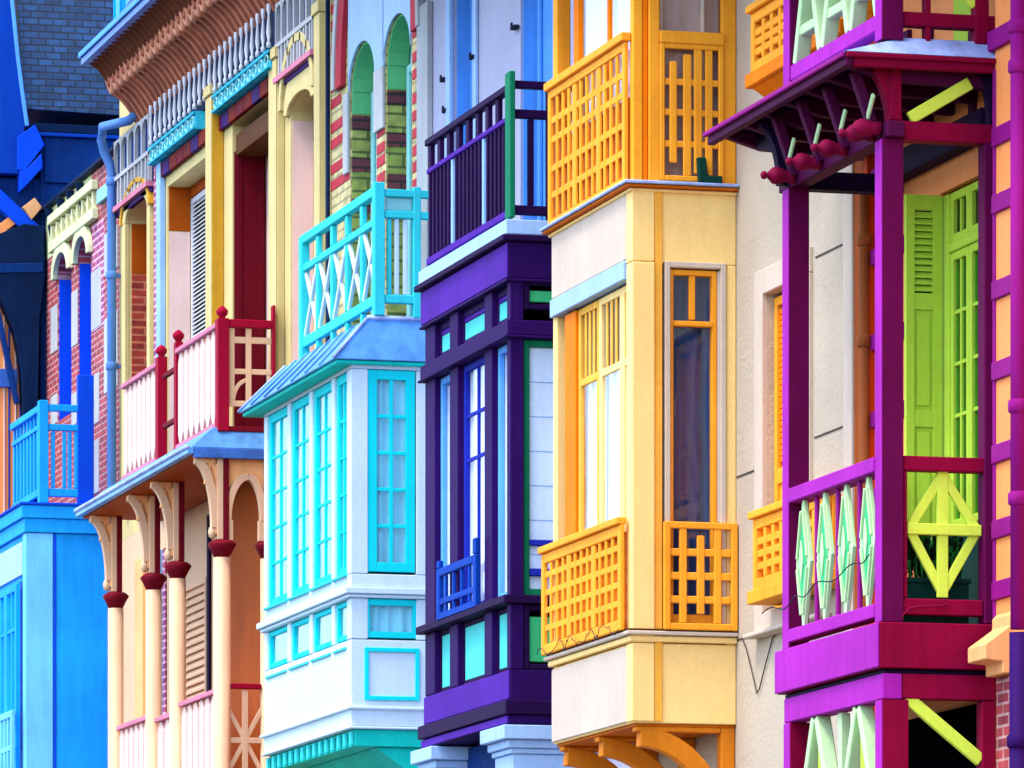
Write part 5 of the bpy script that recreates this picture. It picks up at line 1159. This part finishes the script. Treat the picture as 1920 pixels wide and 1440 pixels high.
# ---- columns, capitals, brackets
FC = Front(-.58); cols = [FC.u(p) for p in (217, 288, 333, 416)]
zc1, zc0 = FC.z(1013, 416), FC.z(1045, 416)
zb1_ = za0 - .018
def star_cap(mb, x, y):
    mb.lathe((x, y), [(.07, zc0), (.085, zc0 + .03), (.10, zc0 + .06), (.13, zc0 + .11), (.115, zc0 + .13), (.085, zc1)], 'crimson_dark', 8)
for i, x in enumerate(cols):
    mb = MB('peach_light'); mb.lathe((x, -.58), [(.075, 0), (.075, zc0 - .003)], 'peach_light', 18); col = mb.build('column', HK, bevel=0)
    mb = MB('crimson_dark'); star_cap(mb, x, -.58); mb.build('capital', col, bevel=0)
    mb = MB('crimson_dark'); mb.box(x - .05, x + .046, -.63, -.575, zc1 + .003, zb1_, 'peach_light'); mb.box(x - .05, x + .05, -.574, -.525, zc1 + .003, zb1_, 'crimson_dark'); mb.build('shaft', col)
    # outward fretted bracket
    S = Side(x + .04); yo = YA + .05; yi = -.645; zl = FC.z(990, 416); zt = zb1_ - .002
    mb = MB('peach')
    arc = arc_pts((yo, zl), yi + .0 - yo, zt - zl - .02, 88, 0, 12)
    for q in strip_poly(arc, .07): mb.fpoly(S, q, -.075, 0, 'peach_light')
    arc2 = arc_pts((yo + .02, zl + .16), (yi - yo) * .93, zt - zl - .17, 78, 6, 9)
    for q in strip_poly([(a_ + .035, b_ + .05) for a_, b_ in arc2][2:], .03): mb.fpoly(S, q, -.065, -.01, 'peach')
    mb.fbar(S, (fr(yo, yi, .55), fr(zl, zt, .62)), (fr(yo, yi, .80), zt - .01), .03, -.066, -.009)
    mb.fbox(S, yo, yi, zt - .05, zt, -.07, -.004)
    mb.fpoly(S, [(yo + .05, zt - .05), (yi, zt - .05), (yi, fr(zl, zt, .45)), (fr(yo, yi, .80), fr(zl, zt, .72)), (fr(yo, yi, .5), fr(zl, zt, .88))], -.042, -.03, 'peach')
    mb.fbox(S, yi - .0, yi + .02, zc1 + .05, zt - .052, -.07, -.002, 'peach')
    mb.lathe((x, yi - .02), [(.005, zl - .10), (.03, zl - .08), (.04, zl - .04), (.03, zl), (.005, zl + .015)], 'peach_light', 8)
    mb.build('bracket', col, bevel=.003)
# second column at the wall end and the pointed arch in the side
yE = SK.u(505)
mb = MB('peach_light'); mb.lathe((cols[3], yE), [(.075, 0), (.075, zc0 - .003)], 'peach_light', 18); col = mb.build('column', HK, bevel=0)
mb = MB('crimson_dark'); star_cap(mb, cols[3], yE); mb.build('capital', col, bevel=0)
mb = MB('peach_light'); mb.box(cols[3] - .05, cols[3] + .05, yE - .05, yE + .05, zc1 + .003, zb1_, 'peach_light'); mb.build('shaft', col)
S = Side(cols[3] + .04); ym = SK.u(466); yl, yr = -.53, yE - .052; zap = FC.z(893, 416); zsp = FC.z(975, 416)
mb = MB('peach')
for s_, y_ in ((-1, yl), (1, yr)):
    arc = [(ym + s_ * abs(ym - y_) * math.sin(R(90 * t / 10)) ** 1.0, zap - (zap - zsp) * (1 - math.cos(R(90 * t / 10)))) for t in range(11)]
    for q in strip_poly(arc, .06): mb.fpoly(S, q, -.07, 0, 'peach_light')
    mb.fbar(S, (y_ + (-s_) * .02, zsp), (y_ + (-s_) * .02, zsp - .18), .05, -.066, -.004)
    mb.fpoly(S, [(ym, zap + .03), (ym, zb1_ - .004), (y_, zb1_ - .004), (y_, zap - .12), (fr(ym, y_, .55), zap - .02)], -.045, -.03, 'peach')
mb.build('arch_fretwork', HK, bevel=.003)
mb = MB('crimson'); mb.fbox(WALL, WALL.u(510), WALL.u(530), 0, zmid4 - .1, .002, .03, 'crimson'); mb.build('timber_post', HK)
# lower wall features seen between the columns
a, b = WALL.u(352), WALL.u(392); louvre(HK, Front(-.005), a, b, zk(1290), zk(1010), .03, .075, 'peach_light', label='pale louvred shutter under the veranda roof')
mb = MB('peach'); mb.fbox(WALL, WALL.u(262), WALL.u(276), 0, zmid4 - .3, .002, .05, 'peach'); mb.fbox(WALL, WALL.u(300), WALL.u(306), 0, zmid4 - .3, .002, .04, 'blue_line'); mb.build('corner_board', HK)
mb = MB('iron'); mb.fbox(WALL, WALL.u(393), WALL.u(397), 0, zmid4 - .2, .002, .03, 'plum_dark'); mb.fbox(WALL, WALL.u(308), WALL.u(313), 0, zmid4 - .3, .002, .02, 'brick_plum'); mb.build('joint_strip', HK)
# ---- fretwork railings
def fret(F, u0, u1, z0, z1, par, n, mat='pink_white', rail='pink', dots=True):
    u0, u1 = min(u0, u1), max(u0, u1)
    mb = MB(rail); mb.fbox(F, u0, u1, z1 - .045, z1, -.06, .012, rail); r = mb.build('railing', par)
    mb = MB(rail); mb.fbox(F, u0, u1, z0, z0 + .05, -.05, .006, rail); mb.build('bottom_rail', r)
    w = (u1 - u0) / n
    for i in range(n):
        c = u0 + w * (i + .5); h = w * .42; zt, zb_ = z1 - .048, z0 + .053; k = min(.09, (z1 - z0) * .12)
        m2 = MB(mat); m2.fpoly(F, [(c - h, zb_ + k), (c - h * .35, zb_), (c + h * .35, zb_), (c + h, zb_ + k), (c + h, zt - k), (c + h * .35, zt), (c - h * .35, zt), (c - h, zt - k)], -.04, -.015, mat)
        m2.build('fret_board', r, bevel=.003)
    if dots:
        m3 = MB(mat)
        for zz in (fr(z0, z1, .25), fr(z0, z1, .5), fr(z0, z1, .75)): m3 = MB(mat); m3.fbox(F, u0 + .003, u1 - .003, zz - .06, zz + .06, -.05, -.041, mat); m3.build('fret_rail', r, bevel=0)
    return r
zt1, zb1 = zk(600), zk(797)
uL = FK.u(228); uA = FK.u(296); uB = FK.u(330); uC = FK.u(412)
mb = MB('crimson_dark'); mb.box(uL - .05, XK4 - .01, YK + .02, -.004, zb1 - .05, zb1 - .004, 'crimson_dark'); ub4 = mb.build('balcony', HK)
fret(FK, uL, uA, zb1, zt1, ub4, 8); fret(FK, uB, uC, zb1, zt1, ub4, 8)
def rpost(x1, w, y0, y1, z0, z1, ball=True):
    mb = MB('crimson'); mb.box(x1 - w, x1, y0, y1, z0, z1, 'crimson')
    if ball: mb.lathe((x1 - w / 2, (y0 + y1) / 2), [(.03, z1), (.03, z1 + .02), (.05, z1 + .04), (.055, z1 + .07), (.03, z1 + .10), (.008, z1 + .115)], 'crimson')
    return mb.build('post', ub4, bevel=.004)
rpost(XK4 + .0, .13, YK - .02, SK.u(430), zb1 - .05, zt1 + .02); rpost(FK.u(300), .12, YK - .02, YK + .07, zb1 - .05, zt1 + .03); rpost(uB - .01, .10, YK - .0, YK + .07, zb1 - .02, zt1 + .07)
for q in (.3, .8): mb = MB('crimson'); mb.box(FK.u(302), uB - .11, YK + .01, YK + .05, fr(zb1, zt1, q), fr(zb1, zt1, q + .05), 'crimson_dark'); mb.build('cross_rail', ub4)
# side of the upper balcony: red handrail, pale cross rails with rosette
y0_, y1_ = SK.u(431), SK.u(511)
mb = MB('crimson'); mb.box(XK4 - .09, XK4 - .005, y0_, y1_, zk(612), zk(597), 'crimson'); mb.build('handrail', ub4)
mb = MB('crimson'); mb.box(XK4 - .09, XK4 - .004, y1_ + .002, SK.u(517), zk(810), zk(568), 'crimson'); mb.build('post', ub4)
mb = MB('peach_light'); S = Side(XK4 - .03); mb.fbox(S, SK.u(463), SK.u(473), zk(752), zk(613), -.03, 0, 'peach_light'); mb.fbox(S, y0_, y1_, zk(641), zk(629), -.026, -.004); mb.fbox(S, y0_, y1_, zk(699), zk(689), -.026, -.004); mb.fbox(S, y0_, y1_, zk(760), zk(749), -.026, -.004)
mb.fbox(S, y0_, y0_ + .05, zk(748), zk(613), -.028, -.002)
c_ = (SK.u(468), zk(752))
for q in strip_poly(arc_pts(c_, .14, .20, 95, 178, 8), .035): mb.fpoly(S, q, -.024, -.006)
mb.build('fret_panel', ub4, bevel=.003)
# lower railings
zt2, zb2 = FK.z(1286, 413), FK.z(1286, 413) - .95
mb = MB('crimson_dark'); mb.box(uL - .05, XK4 - .01, YK + .02, -.004, zb2 - .2, zb2 - .01, 'crimson_dark'); lb4 = mb.build('lower_balcony', HK)
fret(FC, cols[0] + .08, cols[1] - .08, zb2, zt2, lb4, 7); fret(FC, cols[2] + .08, cols[3] - .08, zb2, zt2, lb4, 7)
fret(FC, cols[1] + .08, cols[2] - .08, zb2, zt2 - .06, lb4, 3, dots=False)
mb = MB('crimson'); mb.box(cols[3] - .04, cols[3] + .045, -.50, yE - .076, zt2 - .02, zt2 + .025, 'crimson'); mb.build('handrail', lb4)
S = Side(cols[3] + .03); c_ = (fr(-.505, yE - .078, .48), fr(zb2, zt2, .50)); mb = MB('peach_light'); hw = .24; hv = .44
for k in range(4):
    t = R(45 * k); dx, dz = math.cos(t), math.sin(t); L_ = min(hw / max(abs(dx), .01), hv / max(abs(dz), .01)) if k != 1 and k != 3 else .50
    if k in (1, 3): d = ((hw - .01) , (hv - .02) * (1 if k == 1 else -1)); mb.fbar(S, (c_[0] - d[0], c_[1] - d[1]), (c_[0] + d[0], c_[1] + d[1]), .04, -.030 - k * .001, -.002 - k * .001, 'peach_light')
    else: mb.fbar(S, (c_[0] - L_ * dx, c_[1] - L_ * dz), (c_[0] + L_ * dx, c_[1] + L_ * dz), .05, -.034, 0 + k * .001)
mb.build('star_panel', lb4, bevel=.003)
# ================================================================ BLUE BAY HOUSE (brick, far left) and SLATE HUNG HOUSE beyond it
AXL = WALL.u(86); AXR = KXL - .004
HA = thing('blue_bay_house', 'narrow banded brick house with a bright blue bay window and balcony', 'house', ((AXL + AXR) / 2, 0, 0))
zaT = WALL.z(345, 150)
w1, w2, w3, w4 = WALL.u(109), WALL.u(134), WALL.u(147), WALL.u(171)
zA0 = WALL.z(770, 140); spa = WALL.z(500, 140); T = .35
mb = MB('brick_red'); mb.box(AXL, w1, 0, T, 0, zaT, 'brick_red'); mb.box(w2, w3, 0, T, 0, zaT); mb.box(w4, AXR, 0, T, 0, zaT)
for a, b in ((w1, w2), (w3, w4)): mb.box(a, b, 0, T, 0, zA0); mb.arch_head(WALL, a, b, spa, zaT, .22, -T, 0)
mb.build('wall', HA, bevel=0)
mb = MB('brick_cream'); mb.box(AXL, AXR, T + .2, 8, 0, zaT, 'brick_cream'); mb.build('rear_wall', HA, bevel=0)
for a, b in ((w1, w2), (w3, w4)):
    mb = MB('cobalt'); mb.box(a, b, .20, .26, zA0, spa + .24, 'cobalt'); mb.fframe(Front(.20), a + .01, b - .01, zA0 + .01, spa, .06, .002, .02, 'cobalt'); mb.build('shutter', HA)
    mb = MB('cobalt'); mb.box(a + .001, a + .012, .012, .20, zA0, spa, 'cobalt'); mb.build('reveal', HA, bevel=0)
    mb = MB('pale_green'); c = (a + b) / 2; h = (b - a) / 2
    mb.arch_band(WALL, c, spa, h + .003, h + .12, .22 / h, .36 / (h + .12), .002, .06, 'pale_green'); mb.build('arch_moulding', HA)
# pale tracery gable work above the windows
mb = MB('pale_green')
for i in range(9):
    x = fr(w1 - .15, w4 + .3, i / 8); z0, z1 = spa + .42, zaT - .22; mb.fbox(WALL, x - .03, x + .03, z0, z1, .002, .05, 'pale_green')
    if i < 8: x2 = fr(w1 - .15, w4 + .3, (i + 1) / 8); mb.fbar(WALL, (x + .03, z0 + .15), (x2 - .03, z1 - .15), .035, .004, .03, 'cream_dark')
mb.fbox(WALL, w1 - .2, w4 + .4, spa + .30, spa + .41, .002, .07, 'pale_green'); mb.fbox(WALL, w1 - .2, w4 + .4, zaT - .215, zaT - .12, .002, .08, 'pale_green'); mb.build('tracery', HA)
mb = MB('ochre'); mb.fbox(WALL, w1 - .2, w4 + .1, spa + .42, zaT - .22, .0025, .005, 'ochre'); mb.build('tracery_ground', HA, bevel=0)
mb = MB('pale_green'); mb.fbox(WALL, AXL + .004, WALL.u(172), spa + .30, zaT - .003, .0005, .0022, 'pale_green'); mb.build('gable_plaster', HA, bevel=0)
mb = MB('brick_plum'); mb.fbox(WALL, WALL.u(173), WALL.u(196), WALL.z(620, 180), WALL.z(420, 180), .0005, .004, 'brick_plum'); mb.build('brick_strip', HA, bevel=0)
for p in (100, 122, 140, 158): mb = MB('navy_dark'); x = WALL.u(p); S = Side(x); mb.fpoly(S, [(-.003, zaT - .02), (-.09, zaT - .02), (-.08, zaT - .08), (-.003, zaT - .45)], -.04, 0, 'navy_dark'); mb.build('eave_bracket', HA)
# white stone blocks in the piers
for pa, pb, py0, py1 in ((96, 108, 578, 665), (96, 108, 745, 800), (135, 146, 550, 652), (135, 146, 740, 800), (172, 190, 512, 622), (172, 186, 706, 800), (172, 186, 830, 930), (196, 221, 440, 520), (196, 221, 600, 740)):
    mb = MB('stone_white'); mb.fbox(WALL, WALL.u(pa), WALL.u(pb), WALL.z(py1, pa), WALL.z(py0, pa), -.02, .008, 'stone_white'); mb.build('stone_block', HA, bevel=.004)
mb = MB('teal_pale'); mb.fbox(WALL, WALL.u(190), WALL.u(222), WALL.z(372, 205), WALL.z(345, 205), .002, .05, 'teal_pale'); mb.build('frieze_panel', HA)
mb = MB('navy'); mb.box(AXL, AXR, -.07, .5, zaT + .003, zaT + .05, 'navy_dark'); mb.prism([(AXL, -.06, zaT + .053), (AXL, 2, zaT + .25), (AXL, 8, zaT + .053)], [(AXR, -.06, zaT + .053), (AXR, 2, zaT + .25), (AXR, 8, zaT + .053)], 'slate_front'); mb.build('roof', HA)
# ---- blue bay
YV = -.88; FV = Front(YV); C5 = 50; XV = FV.u(C5); SV = Side(XV); zv = lambda py: FV.z(py, C5); XVL = XV - 2.6
b1, b0 = zv(944), zv(998)
mb = MB('azure'); mb.box(XVL, XV - .004, YV + .004, -.004, 0, b0 - .003, 'azure'); mb.box(XVL - .04, XV + .03, YV - .03, -.004, b0, zv(972)); bv = mb.build('bay_window', HA)
mb = MB('azure'); mb.box(XVL - .06, XV + .05, YV - .06, -.004, zv(971.5), b1 - .02, 'azure'); mb.box(XVL - .08, XV + .07, YV - .08, -.004, b1 - .018, b1 + .01, 'cobalt'); mb.build('cornice', bv)
mb = MB('azure_light'); mb.box(XV - .16, XV + .012, YV - .012, SV.u(99), 0, b0 - .006, 'azure_light'); mb.build('corner_post', bv)
mb = MB('cobalt'); mb.box(XV - .003, XV + .008, SV.u(99) + .002, SV.u(105), 0, b0 - .006, 'cobalt'); mb.build('corner_shade_bead', bv, bevel=.003)  # cobalt strip paints in the shade line between post and side
mb = MB('azure_light'); mb.fbox(FV, XVL, XV - .17, zv(1075), zv(1012), .0, .02, 'pale_blue'); mb.build('frieze_panel', bv)
ua = FV.u(2); ub = XV - .22
for k in range(2):
    a, b = fr(ua, ub, k * .5) + .01, fr(ua, ub, k * .5 + .5) - .01
    mb = MB('cobalt'); mb.fbox(FV, a - .008, b + .008, zv(1400), zv(1085), -.002, .004, 'cobalt'); mb.build('window_reveal', bv, bevel=0)
    window(HA, Front(YV - .07), a, b, zv(1440), zv(1090), 'azure', 'glass_clear', .07, 2, (.78,), .035, 0, .05, 'curtain_cool', -.055)
mb = MB('azure_light'); zg1, zg0 = zv(1330), zv(1330) - .9; lattice(mb, Front(YV - .10), ua - .3, XV - .1, zg0, zg1, 0, .04, [(k / 8, .04) for k in range(1, 8)], [(.3, .05), (.6, .05)], .07, 'azure_light'); mb.build('window_guard', bv)
# balcony on the bay
XQ2 = XV - .02; SQ2 = Side(XQ2); YQ2 = SQ2.u(78); FQ2 = Front(YQ2); zq2 = lambda py: FQ2.z(py, 78); xl2 = FQ2.u(22)
mb = MB('azure'); mb.box(xl2, XQ2, YQ2 - .02, YQ2 + .06, zq2(770), zq2(757), 'azure'); ab = mb.build('balcony', HA)
for pa, pb, nm in ((791, 801, 'middle_rail'), (912, 926, 'bottom_rail')): mb = MB('azure'); mb.box(xl2, XQ2 - .003, YQ2, YQ2 + .04, zq2(pb), zq2(pa), 'azure'); mb.build(nm, ab)
for i in range(9): x = fr(xl2 + .05, XQ2 - .12, i / 8); mb = MB('azure'); mb.box(x - .03, x + .03, YQ2 + .008, YQ2 + .034, zq2(912), zq2(801), 'azure'); mb.box(x - .02, x + .02, YQ2 + .008, YQ2 + .034, zq2(790), zq2(771)); mb.build('baluster', ab)
mb = MB('azure_light'); mb.box(XQ2 - .10, XQ2 + .01, YQ2 - .025, YQ2 + .07, b1 + .012, zq2(750), 'azure'); mb.build('post', ab)
yw = SQ2.u(176)
for pa, pb in ((757, 770), (794, 806), (915, 930)): mb = MB('azure'); mb.box(XQ2 - .06, XQ2, YQ2 + .073, yw, zq2(pb), zq2(pa), 'azure'); mb.build('side_rail', ab)
for p in (97, 118, 128, 140): mb = MB('azure'); mb.box(XQ2 - .045, XQ2 - .01, SQ2.u(p), SQ2.u(p + 7), zq2(914), zq2(807), 'azure'); mb.build('baluster', ab)
mb = MB('cobalt'); mb.box(XQ2 - .07, XQ2 + .006, SQ2.u(146), yw, b1 + .012, zq2(700), 'cobalt'); mb.build('wall_board', ab)
# ---- downpipe at the party wall, with a swan neck from the gutter
xd = WALL.u(226); zd = lambda py: WALL.z(py, 222)
mb = MB('pipe_blue'); mb.tube([(xd, -.09, 0), (xd, -.09, zd(330)), (xd, -.11, zd(312)), (xd, -.17, zd(288)), (xd + .02, -.20, zd(268)), (xd + .10, -.20, zd(246)), (XEnd + .06, -.12, zCB + .02), (XEnd + .12, -.06, zCB + .08)], .047, 'pipe_blue', 14); dp = mb.build('downpipe', HK, bevel=0, label='blue downpipe with a swan neck at the left end of the cornice')
for py in (345, 520, 690):
    mb = MB('pipe_blue'); z = zd(py); mb.lathe((xd, -.09), [(.049, z - .04), (.058, z - .03), (.058, z + .03), (.049, z + .04)], 'pipe_blue'); mb.box(xd - .015, xd + .015, -.09, -.002, z - .02, z + .02); mb.build('pipe_clip', dp, bevel=0)
# ================================================================ SLATE HUNG HOUSE
XS5 = AXL - .003; S5 = Side(XS5); z5 = lambda py, px=85: S5.z(py, px)
HL = thing('slate_house', 'taller house with slate hung side, blue bargeboard and timber brackets', 'house', (XS5 - 2, 0, 0))
yR = S5.u(212); top5 = z5(-200)
XW = XS5 - 14
yb5 = S5.u(40)
mb = MB('slate'); mb.prism([(XS5, S5.u(20), top5), (XS5, S5.u(46), z5(205)), (XS5, 6, z5(230)), (XS5, 6, top5)], [(XW, S5.u(20), top5), (XW, S5.u(46), z5(205)), (XW, 6, z5(230)), (XW, 6, top5)], 'slate'); mb.build('slate_roof', HL, bevel=0)
mb = MB('navy'); mb.box(XW, XS5 - .03, -.05, 6, 0, z5(262), 'navy'); mb.build('wall', HL, bevel=0)
mb = MB('navy_dark'); mb.box(XS5 - .028, XS5 + .02, S5.u(48), 6, z5(248), z5(232), 'navy_dark'); mb.box(XS5 - .028, XS5 + .05, S5.u(48), 6, z5(256), z5(249.5), 'royal'); mb.build('eave_shade_moulding', HL)  # navy strip paints in the shadow gap under the slates, with a blue moulding below
mb = MB('royal'); mb.box(XS5 - .028, XS5 + .005, S5.u(84), 6, z5(342), z5(257), 'navy'); mb.build('boarding', HL)
mb = MB('navy'); mb.box(XS5 - 1.5, XS5 - .06, S5.u(-60), S5.u(80), z5(540) + .003, z5(335), 'navy'); mb.build('shadow_board', HL)  # added navy backing, painted dark for the shade behind the braces
# blue gable cheek with pale edge board, and corner board of the slate
mb = MB('royal'); e = [(S5.u(-60), top5), (S5.u(14), top5), (S5.u(17), z5(0)), (S5.u(44), z5(232)), (S5.u(44), z5(330)), (S5.u(-60), z5(330))]
mb.prism([(XS5 + .06, y, z) for y, z in e], [(XS5 - .5, y, z) for y, z in e], 'royal'); mb.build('gable_cheek', HL)
mb = MB('sky_blue'); ed = [(S5.u(11), top5), (S5.u(17), z5(0)), (S5.u(29), z5(115)), (S5.u(36), z5(170)), (S5.u(46), z5(240))]
for q in strip_poly([(y + .015, z) for y, z in ed], .04): mb.fpoly(Side(XS5 + .085), q, -.10, 0, 'sky_blue')
mb.build('bargeboard', HL)
mb = MB('azure'); mb.box(XS5 - .1, XS5 + .04, yR, S5.u(240), z5(110), top5, 'azure'); mb.box(XS5 + .041, XS5 + .06, S5.u(216), S5.u(223), z5(110), top5, 'azure_light'); mb.box(XS5 + .041, XS5 + .06, S5.u(234), S5.u(240), z5(110), top5, 'azure_light'); mb.build('corner_board', HL)
# stepped blue corbel under the cheek
mb = MB('azure'); X5 = XS5 + .12
for pts in ([(30, 262), (62, 238), (80, 275), (44, 324), (30, 324)], [(34, 324.5), (46, 322), (74, 291), (76, 318), (46, 352), (34, 364)]):
    q = [(S5.u(a), z5(b)) for a, b in pts]; mb.prism([(X5, y, z) for y, z in q], [(XS5 - .6, y, z) for y, z in q], 'cobalt' if pts[0][0] == 30 else 'cobalt')
mb.build('corbel', HL)
# beams and apricot panels below the corbel
mb = MB('cobalt'); mb.fbar(Side(XS5 + .08), (S5.u(-40), z5(345)), (S5.u(66), z5(440)), .16, -.2, 0, 'cobalt'); mb.build('brace', HL)
mb = MB('apricot'); q = [(S5.u(40), z5(392)), (S5.u(62), z5(374)), (S5.u(76), z5(392)), (S5.u(56), z5(416))]; mb.prism([(XS5 + .1, y, z) for y, z in q], [(XS5 - .2, y, z) for y, z in q], 'peach'); mb.build('beam_end', HL)
mb = MB('apricot'); q = [(S5.u(-30), z5(448)), (S5.u(22), z5(405)), (S5.u(42), z5(412)), (S5.u(-30), z5(470))]; mb.prism([(XS5 + .06, y, z) for y, z in q], [(XS5 - .2, y, z) for y, z in q], 'apricot'); mb.build('panel', HL)
# dark timber bracket and boarded bay wall
mb = MB('navy_dark'); X6 = XS5 + .14
q = [(S5.u(-60), z5(470)), (S5.u(40), z5(425)), (S5.u(78), z5(428)), (S5.u(80), z5(520)), (S5.u(70), z5(600)), (S5.u(66), z5(800)), (S5.u(40), z5(800)), (S5.u(36), z5(700)), (S5.u(24), z5(630)), (S5.u(-4), z5(565)), (S5.u(-60), z5(550))]
mb.prism([(X6, y, z) for y, z in q], [(X6 - .22, y, z) for y, z in q], 'navy_dark'); mb.build('bracket', HL)
mb = MB('navy'); mb.fbar(Side(X6 + .015), (S5.u(-30), z5(512)), (S5.u(76), z5(506)), .10, -.02, 0, 'navy'); mb.build('bracket_band', HL)
mb = MB('navy'); mb.fbar(Side(X6 - .03), (S5.u(-10), z5(575)), (S5.u(30), z5(760)), .05, -.1, 0, 'navy'); mb.build('brace', HL)
mb = MB('apricot'); mb.box(XW, XS5 - .05, S5.u(-60), S5.u(60), 0, z5(540), 'apricot'); mb.build('bay_wall', HL)
for p in (8, 17, 29, 38): mb = MB('royal'); mb.fbox(Side(XS5 - .05), S5.u(p), S5.u(p + 3), 0, z5(560), -.01, .02, 'royal' if p in (17, 38) else 'pink_white'); mb.build('timber_post', HL)
mb = MB('lead'); mb.fbox(Side(XS5 - .05), S5.u(-60), S5.u(33), z5(728), z5(694), -.01, .05, 'lead'); mb.build('timber_rail', HL)
